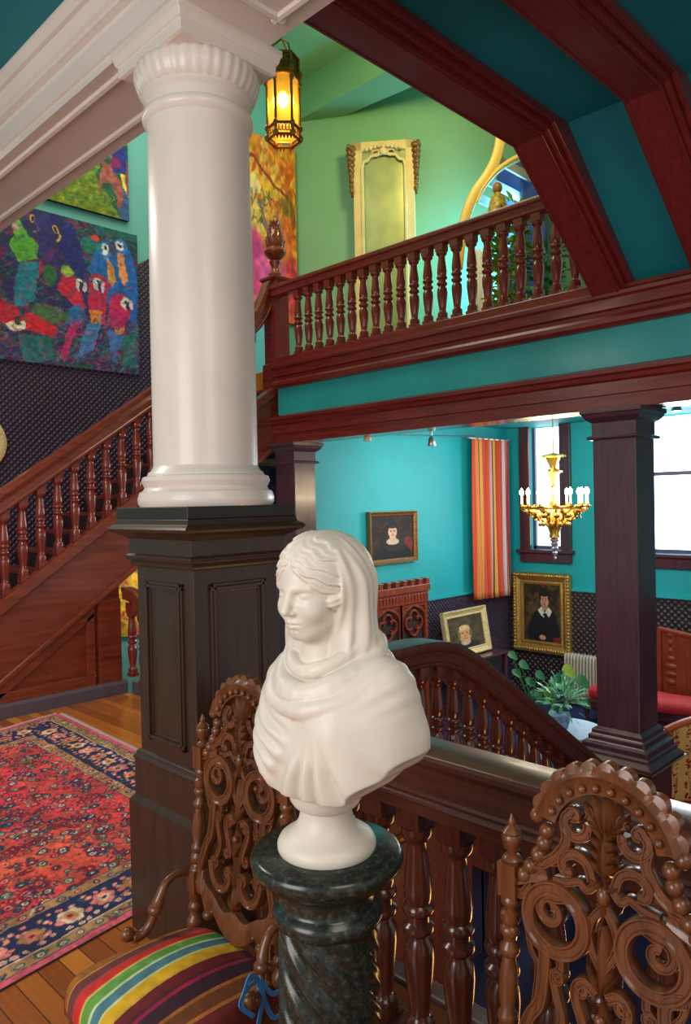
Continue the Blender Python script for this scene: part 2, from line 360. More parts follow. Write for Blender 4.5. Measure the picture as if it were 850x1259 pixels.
# ---------------------------------------------------------------- painter (pigment patterns as vertex colour)
def vnoise(h, w, cells, seed=0):
    r = np.random.default_rng(seed); g = r.random((cells+2, cells+2))
    y = np.linspace(0, cells, h, endpoint=False); x = np.linspace(0, cells, w, endpoint=False)
    yi = y.astype(int); xi = x.astype(int); fy = y-yi; fx = x-xi; fy = fy*fy*(3-2*fy); fx = fx*fx*(3-2*fx)
    a = g[np.ix_(yi, xi)]; b = g[np.ix_(yi, xi+1)]; c = g[np.ix_(yi+1, xi)]; d = g[np.ix_(yi+1, xi+1)]
    return (a*(1-fx)+b*fx)*(1-fy)[:, None]+(c*(1-fx)+d*fx)*fy[:, None]
class Cv:
    def __init__(s, w, h, base, asp=1.0):
        s.w, s.h, s.asp = w, h, asp; s.a = np.ones((h, w, 3))*np.array(base, float)
        s.Y, s.X = np.mgrid[0:h, 0:w]; s.X = (s.X+.5)/w; s.Y = (s.Y+.5)/h   # y down
    def put(s, m, c, al=1):
        m = np.clip(m, 0, 1)[..., None]*al; s.a = s.a*(1-m)+np.array(c, float)*m
    def win(s, x0, x1, y0, y1):
        sh = getattr(s, 'tr', False)
        i0, i1 = max(0, int(y0*s.h)-1), min(s.h, int(y1*s.h)+2); j0, j1 = max(0, int(x0*s.w)-1), min(s.w, int(x1*s.w)+2)
        return (slice(i0, max(i0, i1)), slice(j0, max(j0, j1)))
    def ell(s, cx, cy, rx, ry, c, ang=0, al=1, soft=.15):
        R_ = max(rx, ry)*(1+soft); W = s.win(cx-R_, cx+R_, cy-R_, cy+R_); X = s.X[W]; Y = s.Y[W]
        if not X.size: return
        dx = X-cx; dy = Y-cy; ca, sa = math.cos(ang), math.sin(ang)
        u = (dx*ca+dy*sa)/rx; v = (-dx*sa+dy*ca)/ry; d = np.sqrt(u*u+v*v)
        m = np.clip((1-d)/soft+.5, 0, 1)[..., None]*al; s.a[W] = s.a[W]*(1-m)+np.array(c, float)*m
    def poly(s, P, c, al=1):
        m = np.zeros((s.h, s.w), bool); n = len(P)
        for i in range(n):
            x0, y0 = P[i]; x1, y1 = P[(i+1) % n]
            if y0 == y1: continue
            k = ((s.Y > y0) != (s.Y > y1)) & (s.X < (x1-x0)*(s.Y-y0)/(y1-y0)+x0); m ^= k
        s.put(m.astype(float), c, al)
    def line(s, P, wd, c, al=1):
        for (x0, y0), (x1, y1) in zip(P[:-1], P[1:]):
            W = s.win(min(x0, x1)-2*wd, max(x0, x1)+2*wd, min(y0, y1)-2*wd, max(y0, y1)+2*wd); X = s.X[W]; Y = s.Y[W]
            if not X.size: continue
            dx, dy = x1-x0, y1-y0; L = dx*dx+dy*dy+1e-9
            t = np.clip(((X-x0)*dx+(Y-y0)*dy)/L, 0, 1); d = np.hypot(X-x0-t*dx, Y-y0-t*dy)
            m = np.clip((wd-d)/(wd*.4)+.5, 0, 1)[..., None]*al; s.a[W] = s.a[W]*(1-m)+np.array(c, float)*m
    def warp(s, amt, cells, seed=1):
        dx = (vnoise(s.h, s.w, cells, seed)-.5)*2*amt*s.w; dy = (vnoise(s.h, s.w, cells, seed+7)-.5)*2*amt*s.w
        j, i = np.mgrid[0:s.h, 0:s.w]; s.a = s.a[np.clip((j+dy).astype(int), 0, s.h-1), np.clip((i+dx).astype(int), 0, s.w-1)]
    def strokes(s, n, cols, l, wd, seed=1, box=(0, 0, 1, 1), ang=None, al=.7):
        r = random.Random(seed)
        for _ in range(n):
            x = r.uniform(box[0], box[2]); y = r.uniform(box[1], box[3]); a = r.uniform(0, PI) if ang is None else ang+r.gauss(0, .25)
            q = l*r.uniform(.5, 1.4); p = [(x, y), (x+q*.5*math.cos(a), y+q*.5*math.sin(a)), (x+q*math.cos(a+.4), y+q*math.sin(a+.4))]
            s.line(p, wd*r.uniform(.6, 1.3), r.choice(cols), al)
    def grain(s, amt, cells, seed=3):
        s.a *= (1+amt*(vnoise(s.h, s.w, cells, seed)-.5)*2)[..., None]
    def lin(s):
        x = np.clip(s.a, 0, 255)/255; return np.where(x <= .04045, x/12.92, ((x+.055)/1.055)**2.4)
def grid_mesh(name, cv, fn, mat, smooth=True):
    """fn(u, v)->xyz arrays with u right, v up over the painted sheet"""
    h, w = cv.h, cv.w; v, u = np.mgrid[0:h, 0:w]; u = u/(w-1); v = 1-v/(h-1)
    P = np.stack(fn(u, v), -1).reshape(-1, 3)
    i = np.arange(h*w).reshape(h, w); Fq = np.stack([i[1:, :-1], i[1:, 1:], i[:-1, 1:], i[:-1, :-1]], -1).reshape(-1, 4)
    me = bpy.data.meshes.new(name); me.vertices.add(len(P)); me.vertices.foreach_set('co', P.ravel())
    me.loops.add(Fq.size); me.loops.foreach_set('vertex_index', Fq.ravel()); me.polygons.add(len(Fq))
    me.polygons.foreach_set('loop_start', np.arange(0, Fq.size, 4)); me.polygons.foreach_set('loop_total', np.full(len(Fq), 4)); me.update(calc_edges=True)
    c = np.ones((h*w, 4)); c[:, :3] = cv.lin().reshape(-1, 3)
    at_ = me.color_attributes.new('Col', 'FLOAT_COLOR', 'POINT'); at_.data.foreach_set('color', c.ravel())
    me.materials.append(mat)
    if smooth: me.polygons.foreach_set('use_smooth', [True]*len(me.polygons))
    me.validate(); return me
def np_mesh(name, V, Fq, mat):
    me = bpy.data.meshes.new(name); me.vertices.add(len(V)); me.vertices.foreach_set('co', np.asarray(V, float).ravel())
    me.loops.add(Fq.size); me.loops.foreach_set('vertex_index', Fq.ravel()); me.polygons.add(len(Fq))
    me.polygons.foreach_set('loop_start', np.arange(0, Fq.size, 4)); me.polygons.foreach_set('loop_total', np.full(len(Fq), 4)); me.update(calc_edges=True)
    me.materials.append(mat); me.polygons.foreach_set('use_smooth', [True]*len(me.polygons)); me.validate(); return me
# ================================================================ the shell
FL = -1.2                       # lower room floor
GX = 5.35                       # gallery front plane
SY = 6.4                        # outer string of the stair
WY = 7.6                        # wall behind the stair
LY = 6.25; LX = 9.88            # lower room walls
GF = 3.25                       # gallery floor
struct('floor', MB().box(-3, 2.07, -3, 7.6, -.25, 0).box(2.07, 3.5, 2.52, 7.6, -.25, 0), MAT['floor'])
lf = MB().box(2.07, 10.2, -3, 7.6, FL-.2, FL)
struct('floor_lower', lf, MAT['bluec'])
b = MB().box(2.0, 2.08, -3, 2.6, -.02, .012)          # stone-coloured nosing round the stair well
struct('trim_1', MB().box(2.02, 2.10, -2.5, 2.50, -.27, .02), MAT['stone'], bevel=.01, label='mauve nosing edge along the open stair well')
struct('trim_2', MB().box(2.07, 2.09, -2.5, 2.5, FL, -.02).box(2.07, 3.5, 2.50, 2.52, FL, -.02).box(3.5, 3.52, 2.52, 6.4, FL, -.18), MAT['rail'], label='dark panelled wood face of the stair well')
# walls
struct('wall_back', MB().box(-3, 10.5, WY, WY+.2, FL, 7.5), MAT['stairwall'])
struct('wall_left_lower', MB().box(5.62, LX+.2, LY, LY+.2, FL, 2.8), MAT['teal'])
# right lower wall with two window openings
wz0 = at(0, LX, 690, 671).z; wz1 = 2.78
w1 = (at(0, LX, 690, 600).y, at(0, LX, 653, 600).y); w2 = (3.05, at(0, LX, 797, 600).y)
wz0 = .98
mb = MB()
ys = [-3, w2[0], w2[1], w1[0], w1[1], LY+.2]
mb.box(LX, LX+.25, -3, LY+.2, FL, wz0)
for a, c in ((ys[0], ys[1]), (ys[2], ys[3]), (ys[4], ys[5])): mb.box(LX, LX+.25, a, c, wz0, 2.8)
struct('wall_right_lower', mb, MAT['teal'])
struct('ceiling_lower', MB().box(GX+.15, 10.3, -3, LY+.3, 2.8, 3.0), MAT['teal'])
# embossed wainscot of the lower room
wt = at(1, LY, 600, 727).z; wt = .40
struct('trim_3', MB().box(5.7, LX, LY-.03, LY, FL, wt), MAT['dadoY'], label='embossed dark wainscot on the left wall of the lower room')
struct('trim_4', MB().box(LX-.03, LX, -3, LY-.03, FL, wt), MAT['dadoX'], label='embossed dark wainscot under the lower room windows')
struct('trim_5', MB().box(5.7, LX, LY-.045, LY, wt, wt+.03).box(LX-.045, LX, -3, LY, wt, wt+.03), MAT['teal'], label='turquoise moulding along the wainscot top')
# windows of the lower room
def window(name, y0, y1, z0, z1, bar):
    t = thing(name, None, None, (LX, (y0+y1)/2, z0)); t['kind'] = 'structure'
    obj('pane', MB().box(LX+.12, LX+.13, y0, y1, z0, z1), MAT['win'], t, None)
    f = MB(); cw = .17
    f.box(LX-.05, LX, y0-cw, y0, z0-.02, z1+.02); f.box(LX-.05, LX, y1, y1+cw, z0-.02, z1+.02)
    obj('window_frame', f, MAT['winframe'], t, None, bevel=.008)
    obj('sill', MB().box(LX-.11, LX, y0-cw-.04, y1+cw+.04, z0-.05, z0).box(LX-.06, LX, y0-cw, y1+cw, z0-.19, z0-.05), MAT['winframe'], t, None, bevel=.01)
    s = MB().box(LX+.06, LX+.11, y0, y0+.04, z0, z1).box(LX+.06, LX+.11, y1-.04, y1, z0, z1).box(LX+.06, LX+.11, y0, y1, z0, z0+.05)
    if bar: s.box(LX+.05, LX+.11, y0, y1, bar-.025, bar+.025)
    obj('sash', s, MAT['gray'], t, None)
window('window_1', w1[0], w1[1], wz0, wz1, None)
window('window_2', w2[0], w2[1], wz0, wz1, at(0, LX, 820, 582).z)

# stair-wall embossed dado: follows the stair slope
SL = .687
def hr(x): return 1.898+SL*(x-2.4)          # top of the stair handrail
dx0, dz0 = at(1, WY, 196, 311).x, at(1, WY, 196, 311).z
P = [(-1, dz0+SL*(-1-dx0)-.1), (-1, dz0+SL*(-1-dx0)+.0), (5.2, dz0+SL*(5.2-dx0)), (6.6, dz0+SL*(5.2-dx0)), (6.6, 3.3), (5.3, 3.2), (2.2, 1.0), (-1, -.6)]
P = [(x, max(z, -.3)) for x, z in P]
struct('trim_6', MB().prism([(1.0, -.2), (1.0, dz0+SL*(1.0-dx0)), (5.25, dz0+SL*(5.25-dx0)), (5.25, 3.05), (4.6, 2.45), (3.3, 1.25), (2.2, .2)], 'y', WY-.03, WY), MAT['dadoY'], label='embossed dark wallcovering above the staircase')
# upstairs curved wall
cw = [(6.85, 7.6), (7.3, 6.9), (7.75, 6.25), (8.3, 5.65), (8.95, 5.15), (9.7, 4.75), (10.6, 4.5)]
cp = crom([(x, y, 0) for x, y in cw], 6)
mb = MB()
prof = [(p.x, p.y) for p in cp]+[(11.2, 8.2), (6.9, 8.2)]
mb.prism(prof, 'z', GF, 7.4); struct('wall_right', mb, MAT['green'], smooth=30)
# upper ceilings: the flat over the stair hall, a dropped bulkhead, walls closing the hall
struct('ceiling', MB().box(1.9, 12, 2.6, 8.3, 7.4, 7.6), MAT['green'])
bx = at(2, 6.9, 431, 137)
struct('trim_7', MB().prism([(6.85, 7.6), (6.85, 2.7), (bx.x+.5, 2.7), (bx.x, 7.2)], 'z', 6.9, 7.4), MAT['green'], label='dropped green bulkhead under the upper ceiling')
struct('wall_front', MB().box(1.9, 12, 2.55, 2.6, 4.15, 7.5), MAT['green'])
struct('wall_left', MB().box(1.85, 1.95, 2.6, 7.6, 3.9, 7.5), MAT['green'])
struct('floor_gallery', MB().box(GX+.12, 11.2, 1.0, 6.3, 3.0, GF).box(GX+.12, 11.2, 6.3, 7.6, 3.0, GF), MAT['floor'])
# low ceiling between the beams, with the slope down to the gallery
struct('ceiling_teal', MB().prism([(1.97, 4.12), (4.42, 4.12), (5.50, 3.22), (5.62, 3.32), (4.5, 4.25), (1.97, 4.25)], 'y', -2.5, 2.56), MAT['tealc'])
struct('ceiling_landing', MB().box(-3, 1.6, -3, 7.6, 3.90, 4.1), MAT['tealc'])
# white beam on the column: soffit, fascia, cornice, raised soffit panels
bm0, bm1 = 1.58, 1.98
pr_ = [(bm0, 3.60), (bm0, 3.64), (bm0-.012, 3.645), (bm0-.012, 3.735), (bm0-.004, 3.745), (bm0-.004, 3.765), (1.545, 3.775), (1.545, 3.79), (1.53, 3.80), (1.515, 3.825), (1.508, 3.845), (1.49, 3.85), (1.485, 3.87), (1.47, 3.885), (1.47, 3.90), (1.60, 4.1), (bm1, 4.1), (bm1+.0, 3.78), (bm1+.012, 3.775), (bm1+.012, 3.73), (bm1, 3.72), (bm1, 3.60)]
t = thing('ceiling_beam', 'ivory painted beam with stepped cornice resting on the round column', 'beam', (1.78, 2.58, 3.6)); t['kind'] = 'structure'
obj('beam_body', MB().prism(pr_, 'y', -2.5, 7.6), MAT['white'], t, 25)
def soffit_panel(y0, y1):
    m = MB(); z = 3.6; a0, a1 = bm0+.075, bm1-.085; w = .022
    for (p, q) in ((0, .012), (.011, .02)):
        pass
    prof = [(-w, 0), (-w*.8, .010), (-w*.2, .014), (w*.2, .008), (w, .012), (w, 0)]
    for yy in (y0, y1): m.prism([(x_, z-d) for x_, d in ((yy-w, 0), (yy-w*.7, .012), (yy, .016), (yy+w*.7, .008), (yy+w, 0))], 'x', a0-w, a1+w)
    for xx in (a0, a1): m.prism([(x_, z-d) for x_, d in ((xx-w, 0), (xx-w*.7, .012), (xx, .016), (xx+w*.7, .008), (xx+w, 0))], 'y', y0-w, y1+w)
    return m
obj('soffit_moulding', soffit_panel(2.93, 7.5), MAT['white'], t, 25)
obj('soffit_moulding', soffit_panel(-2.3, 2.18), MAT['white'], t, 25)

# dark ceiling beams: flat run along x then the bend down to the gallery
def dark_beam(name, y0, y1, label):
    t = thing(name, label, 'beam', (4.2, (y0+y1)/2, 4.0)); t['kind'] = 'structure'
    zb, xb = 4.0, 4.23; ex, ez = 5.47, 3.10
    def run(dy0, dy1, off):
        d = Vector((ex-xb, 0, ez-zb)).normalized(); nrm = Vector((-d.z, 0, d.x)); nrm = nrm if nrm.z > 0 else -nrm
        h = .0
        k = off*math.tan(math.acos(d.x)/2)
        return MB().prism([(1.98, zb+off), (xb+k, zb+off), (ex+nrm.x*off, ez+nrm.z*off), (ex+nrm.x*(off+.2)+.06, ez+nrm.z*(off+.2)), (xb+.2, zb+.26), (1.98, zb+.26)], 'y', dy0, dy1)
    obj('soffit', run(y0, y1, 0), MAT['beam'], t, None, bevel=.006)
    obj('bead', run(y0+.012, y0+.024, -.006), MAT['beam'], t, None)
    obj('bead', run(y1-.024, y1-.012, -.006), MAT['beam'], t, None)
    obj('side_moulding', run(y0-.035, y0, .03), MAT['beam'], t, None, bevel=.006)
    obj('side_moulding', run(y0-.07, y0-.035, .07), MAT['beam'], t, None, bevel=.008)
    obj('side_moulding', run(y1, y1+.03, .05), MAT['beam'], t, None, bevel=.006)
dark_beam('ceiling_beam', 2.385, 2.60, 'dark red wooden ceiling beam bending down beside the upper balustrade')
dark_beam('ceiling_beam', 1.65, 1.865, 'dark red wooden ceiling beam in the top right corner, bending down to the gallery')

# gallery front: fascia, turquoise frieze, lower beam
gy0, gy1 = -2.5, 6.36
x = GX
t = thing('gallery_fascia', 'long mahogany fascia moulding above the turquoise frieze of the gallery', 'moulding', (GX, 2, 3.0)); t['kind'] = 'structure'
obj('moulding', MB().prism([(x+.02, 3.0), (x-.005, 3.005), (x-.03, 3.03), (x-.035, 3.06), (x-.02, 3.085), (x+.0, 3.095), (x-.0, 3.12), (x-.03, 3.13), (x-.035, 3.20), (x-.06, 3.215), (x-.065, 3.24), (x-.03, 3.262), (x-.03, 3.29), (x+.2, 3.29), (x+.2, 3.0)], 'y', gy0, gy1), MAT['gal'], t, 30)
struct('wall_gallery_frieze', MB().box(GX+.03, GX+.2, gy0, 6.33, 2.66, 3.03), MAT['tealf'])
t = thing('gallery_beam', 'long mahogany beam carried by the two square dark posts', 'beam', (GX, 2, 2.4)); t['kind'] = 'structure'
obj('beam_body', MB().prism([(x+.02, 2.40), (x+.02, 2.50), (x+.0, 2.505), (x+.0, 2.595), (x-.02, 2.61), (x-.03, 2.64), (x-.05, 2.655), (x-.055, 2.685), (x-.02, 2.705), (x+.3, 2.705), (x+.3, 2.40)], 'y', gy0, 6.40), MAT['gal'], t, 30)

# ---------------------------------------------------------------- square posts
def post(name, cx, cy, h, zb, label):
    t = thing('pillar', label, 'pillar', (cx, cy, zb))
    m = MB(); H = h
    obj('shaft', m.sq([(H, -.03), (H, 2.34)], (cx, cy, 0)), MAT['post'], t, None, bevel=.008)
    obj('capital', MB().sq([(H+.02, 2.17), (H+.035, 2.18), (H+.035, 2.19), (H+.02, 2.20), (H+.005, 2.20), (H+.005, 2.30), (H+.03, 2.315), (H+.05, 2.335), (H+.06, 2.36), (H+.07, 2.365), (H+.07, 2.40)], (cx, cy, 0)), MAT['post'], t, None, bevel=.004)
    obj('base', MB().sq([(H+.14, -.22), (H+.14, -.20), (H+.10, -.17), (H+.10, -.15), (H+.085, -.14), (H+.085, -.10), (H+.05, -.085), (H+.05, -.05), (H+.03, -.04), (H+.03, -.01), (H, .01)][::1], (cx, cy, 0)), MAT['post'], t, None, bevel=.006)
    obj('pedestal', MB().sq([(H+.10, FL), (H+.10, FL+.2), (H+.07, FL+.22), (H+.07, -.30), (H+.12, -.26), (H+.16, -.22)], (cx, cy, 0)), MAT['rail'], t, None, bevel=.008)
    return t
post('pillar', 5.50, 2.47, .165, FL, 'thick square dark pillar in front of the tall bright window')
post('pillar', 5.50, 6.20, .155, FL, 'square dark pillar just right of the white column, under the beam end')

# ---------------------------------------------------------------- white column and its pedestal
CX, CY = 1.80, 2.585
t = thing('column', 'round ivory column with egg-and-dart capital on a dark panelled pedestal', 'column', (CX, CY, 1.74))
obj('shaft', MB().lathe([(.218, 1.87), (.213, 1.90), (.212, 2.5), (.205, 3.28), (.208, 3.30)], 64, (CX, CY, 0)), MAT['white'], t)
obj('base', MB().lathe([(.268, 1.742), (.276, 1.755), (.278, 1.775), (.270, 1.80), (.255, 1.808), (.250, 1.82), (.256, 1.83), (.262, 1.845), (.256, 1.862), (.238, 1.868), (.234, 1.88), (.222, 1.888), (.214, 1.905)], 64, (CX, CY, 0)), MAT['white'], t)
cap = thing('x', '', ''); bpy.data.objects.remove(cap)
o = obj('capital', MB().lathe([(.205, 3.28), (.222, 3.295), (.226, 3.31), (.222, 3.325), (.208, 3.335), (.208, 3.37), (.215, 3.378), (.222, 3.385), (.222, 3.40)], 64, (CX, CY, 0)), MAT['white'], t)
obj('egg_and_dart', MB().lathe([(.214, 3.395), (.222, 3.40), (.235, 3.42), (.246, 3.45), (.250, 3.475), (.244, 3.495), (.225, 3.505)], 144, (CX, CY, 0), rfun=lambda a, z: 1+.022*abs(math.sin(a*18))**.6), MAT['white'], t, 60)
obj('abacus', MB().sq([(.215, 3.50), (.23, 3.505), (.23, 3.545), (.238, 3.55), (.245, 3.575), (.25, 3.58), (.25, 3.605)], (CX, CY, 0)), MAT['white'], t, None, bevel=.003)

t = thing('column_pedestal', 'dark brown panelled square pedestal under the ivory column', 'pedestal', (CX-.01, CY-.005, 0))
pc = (1.79, 2.58, 0)
obj('plinth_block', MB().sq([(.262, 1.695), (.262, 1.742)], pc), MAT['black'], t, None, bevel=.004)
obj('cap_moulding', MB().sq([(.205, 1.50), (.222, 1.505), (.228, 1.515), (.222, 1.525), (.236, 1.53), (.240, 1.545), (.228, 1.555), (.228, 1.615), (.262, 1.635), (.285, 1.645), (.292, 1.655), (.285, 1.665), (.268, 1.675), (.262, 1.695)], pc), MAT['ped'], t, None, bevel=.002)
obj('shaft', MB().sq([(.205, .70), (.205, 1.52)], pc), MAT['ped'], t, None, bevel=.004)
obj('base', MB().sq([(.245, 0), (.245, .535), (.232, .550), (.226, .56), (.226, .70), (.232, .715), (.222, .725), (.218, .74), (.205, .745)], pc), MAT['ped'], t, None, bevel=.003)
def panel_frame(face):     # raised moulding round a sunk-looking panel
    m = MB(); a0, a1, z0, z1, w = -.135, .135, .80, 1.445, .035
    def bar(u0, u1, s0, s1, horiz):
        for (e0, e1, d) in ((0, .35, .010), (.35, .7, .016), (.7, 1, .005)):
            if horiz:
                zz0 = s0+(s1-s0)*e0; zz1 = s0+(s1-s0)*e1; q = (u0, u1, min(zz0, zz1), max(zz0, zz1))
            else:
                uu0 = s0+(s1-s0)*e0; uu1 = s0+(s1-s0)*e1; q = (min(uu0, uu1), max(uu0, uu1), u0, u1)
            if face == 'x': m.box(pc[0]-.205-d, pc[0]-.200, pc[1]+q[0], pc[1]+q[1], q[2], q[3])
            else: m.box(pc[0]+q[0], pc[0]+q[1], pc[1]-.205-d, pc[1]-.200, q[2], q[3])
    bar(a0, a1, z0, z0+w, True); bar(a0, a1, z1, z1-w, True); bar(z0, z1, a0, a0+w, False); bar(z0, z1, a1, a1-w, False)
    return m
obj('panel_moulding', panel_frame('x'), MAT['ped'], t, None, bevel=.002)
obj('panel_moulding', panel_frame('y'), MAT['ped'], t, None, bevel=.002)

# ---------------------------------------------------------------- turned balusters
def bal_profile(h, r):       # double vase baluster, r = largest radius
    P = [(.0, .95), (.04, .97), (.075, .92), (.09, .70), (.11, .62), (.16, .70), (.30, .93), (.38, 1.0), (.44, .93), (.465, .70), (.48, .66), (.50, .98), (.515, 1.02), (.53, .98), (.545, .72), (.575, .72),
         (.59, .98), (.605, 1.03), (.62, .98), (.635, .80), (.66, .90), (.70, .92), (.78, .82), (.88, .66), (.92, .64), (.935, .72), (.95, .96), (.97, 1.04), (1, 1.06)]
    return [(q*r, z*h) for z, q in P]
def baluster_mesh(name, r, hv, hb, ht, mat, seg=16, blk=.88):
    # block hb at the foot, turned hv, block ht on top
    m = MB(); w = r*blk
    m.box(-w, w, -w, w, 0, hb); m.lathe([(q, z+hb) for q, z in bal_profile(hv, r)], seg); m.box(-w, w, -w, w, hb+hv, hb+hv+ht)
    return m.mesh(name, mat, 40)
def rail_prof(w, h):         # closed moulded handrail section: (vertical, sideways)
    a = w/2
    return [(0, -a*.72), (-h*.02, -a*.92), (-h*.18, -a), (-h*.34, -a*.95), (-h*.42, -a*.80), (-h*.55, -a*.74), (-h*.80, -a*.70), (-h*.84, -a*.80), (-h*.92, -a*.78), (-h, -a*.62),
            (-h, a*.62), (-h*.92, a*.78), (-h*.84, a*.80), (-h*.80, a*.70), (-h*.55, a*.74), (-h*.42, a*.80), (-h*.34, a*.95), (-h*.18, a), (-h*.02, a*.92), (0, a*.72)]

_h = [(0, .070), (-.004, .078), (-.014, .084), (-.028, .083), (-.040, .074), (-.048, .064), (-.052, .060), (-.120, .056), (-.124, .064), (-.134, .066), (-.140, .060), (-.144, .058), (-.150, .064), (-.160, .066), (-.166, .058), (-.205, .050)]
NRP = [(v, -s_) for v, s_ in _h]+[(v, s_) for v, s_ in _h[::-1]]
# near guard balustrade beside the bust (runs along y from the pedestal)
NX = 1.81
t = thing('balustrade', 'dark mahogany guard balustrade running behind the marble bust and carved chairs', 'balustrade', (NX, 1.2, 0))
obj('handrail', MB().sweep([(NX, 2.37, .99), (NX, -1.0, .99)], (-1, 0, 0), NRP), MAT['rail'], t, 30)
bmn = baluster_mesh('baluster', .050, .665, .06, .12, MAT['railz'], 24)
for k in range(21):
    y = 2.275-.1545*k
    obj_ = place('baluster', bmn, t, False, (0, y-1.2, .0))
obj('bottom_rail', MB().box(NX-.07, NX+.07, -1.0, 2.34, 0, .05), MAT['rail'], t, None, bevel=.008)

# far balustrade: level from the pedestal, then down beside the descending flight
FY = 2.58
t = thing('balustrade', 'dark mahogany balustrade curving down to the square pillar, behind the near rail', 'balustrade', (2.0, FY, 0))
path = [(1.98, 0, .99), (2.8, 0, .99), (3.05, 0, .99), (3.20, 0, .982), (3.35, 0, .955), (3.50, 0, .90), (3.68, 0, .80), (3.9, 0, .655), (4.3, 0, .385), (5.22, 0, -.235)]
pth = [Vector((p.x, FY, p.z)) for p in crom(path, 6)]
obj('handrail', MB().sweep(pth, (0, -1, 0), rail_prof(.19, .14)), MAT['rail'], t, 30)
def far_h(x):
    for a, b_ in zip(pth[:-1], pth[1:]):
        if a.x <= x <= b_.x: return a.z+(b_.z-a.z)*(x-a.x)/(b_.x-a.x)
    return pth[-1].z
for k in range(21):
    x = 2.12+.148*k; top = far_h(x)-.10; zb = top-.76
    m = baluster_mesh('baluster', .045, .60, .06, .10, MAT['railz'])
    if k == 0: mm = m
    else: bpy.data.meshes.remove(m); m = mm
    place('baluster', m, t, False, (x-2.0, 0, zb))
obj('string', MB().prism([(1.98, .13), (3.5, .13), (3.62, .08), (5.3, -1.08), (5.3, -1.2), (4.9, -1.2), (3.5, -.35), (1.98, -.35)], 'y', FY-.03, FY+.03), MAT['rail'], t, None, bevel=.008)
# the descending flight
t = thing('lower_staircase', 'short flight of stairs going down behind the curving dark balustrade', 'staircase', (3.5, 3.6, 0))
for k in range(7):
    obj('step', MB().box(3.5+.262*k, 3.5+.262*(k+1)+.02, 2.80, 4.6, FL, -.171*(k+1)), MAT['bluec'], t, None)
struct('trim_8', MB().box(3.5, 3.56, 4.6, 6.3, 0, .12), MAT['skirt'], bevel=.008, label='skirting kerb under the short balustrade end')

# small balustrade end seen between the stair and the pedestal
t = thing('balustrade', 'short reddish balustrade end between the staircase panel and the column pedestal', 'balustrade', (3.55, 5.9, 0))
pp = crom([(0, 6.42, .99), (0, 6.34, .985), (0, 6.2, .95), (0, 6.05, .87), (0, 5.8, .80), (0, 4.7, .80)], 5)
obj('handrail', MB().sweep([Vector((3.53, p.y, p.z)) for p in pp], (-1, 0, 0), rail_prof(.10, .12)), MAT['stair'], t, 30)
sb = baluster_mesh('baluster', .045, .56, .03, .10, MAT['galv'])
for k in range(7): place('baluster', sb, t, False, (-.02, .42-.2*k, .12+(.04 if k == 0 else 0)))

# ---------------------------------------------------------------- main staircase
t = thing('staircase', 'reddish mahogany staircase rising along the back wall behind the column', 'staircase', (3.5, 7.0, 0))
def sl(x, z0, x0=2.375): return z0+SL*(x-x0)
xa, xb = .4, GX+.1
obj('string_moulding', MB().prism([(xa, sl(xa, .98)), (xb, sl(xb, .98)), (xb, sl(xb, .86)), (xa, sl(xa, .86))], 'y', SY-.035, SY+.09), MAT['stair'], t, None, bevel=.012)
obj('string', MB().prism([(xa, sl(xa, .9)), (xb, sl(xb, .9)), (xb, sl(xb, .30)), (xa, sl(xa, .30))], 'y', SY, SY+.05), MAT['stair'], t, None)
obj('lower_moulding', MB().prism([(xa, sl(xa, .335)), (xb, sl(xb, .335)), (xb, sl(xb, .28)), (xa, sl(xa, .28))], 'y', SY-.03, SY+.06), MAT['stair'], t, None, bevel=.01)
for k in range(18):
    x0 = 1.25+.245*k; z0 = sl(x0, .80)
    obj('tread', MB().box(x0, x0+.28, SY+.03, WY, z0+.11, z0+.15), MAT['stair'], t, None, bevel=.008)
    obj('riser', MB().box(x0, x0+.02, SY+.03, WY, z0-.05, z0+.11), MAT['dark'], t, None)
# spandrel panel under the string
obj('spandrel', MB().prism([(1.2, .1), (3.46, .1), (3.46, sl(3.46, .29)), (1.95, .0+sl(1.95, .29)), (1.2, .1)][:4], 'y', SY+.02, SY+.06), MAT['stair'], t, None)
obj('end_post', MB().box(3.235, 3.46, SY-.01, SY+.14, .1, sl(3.235, .30)), MAT['stair'], t, None, bevel=.006)
m = MB()
m.prism([(2.03, .11), (3.2, .11), (3.2, .22), (2.03+.16, .22)], 'y', SY-.012, SY+.02)
m.prism([(3.12, .22), (3.2, .22), (3.2, sl(3.2, .23)), (3.12, sl(3.12, .23))], 'y', SY-.012, SY+.02)
m.prism([(2.05, sl(2.05, .29)), (3.2, sl(3.2, .29)), (3.2, sl(3.2, .18)), (2.05, sl(2.05, .18))], 'y', SY-.012, SY+.02)
obj('panel_frame', m, MAT['stair'], t, None, bevel=.008)
obj('soffit', MB().prism([(3.46, sl(3.46, .28)), (xb, sl(xb, .28)), (xb, sl(xb, .33)), (3.46, sl(3.46, .33))], 'y', SY+.05, WY), MAT['stair'], t, None)
struct('baseboard_left', MB().prism([(SY+.02, 0), (SY-.035, 0), (SY-.035, .10), (SY-.02, .125), (SY+.02, .13)], 'x', .3, 3.50), MAT['skirt'])

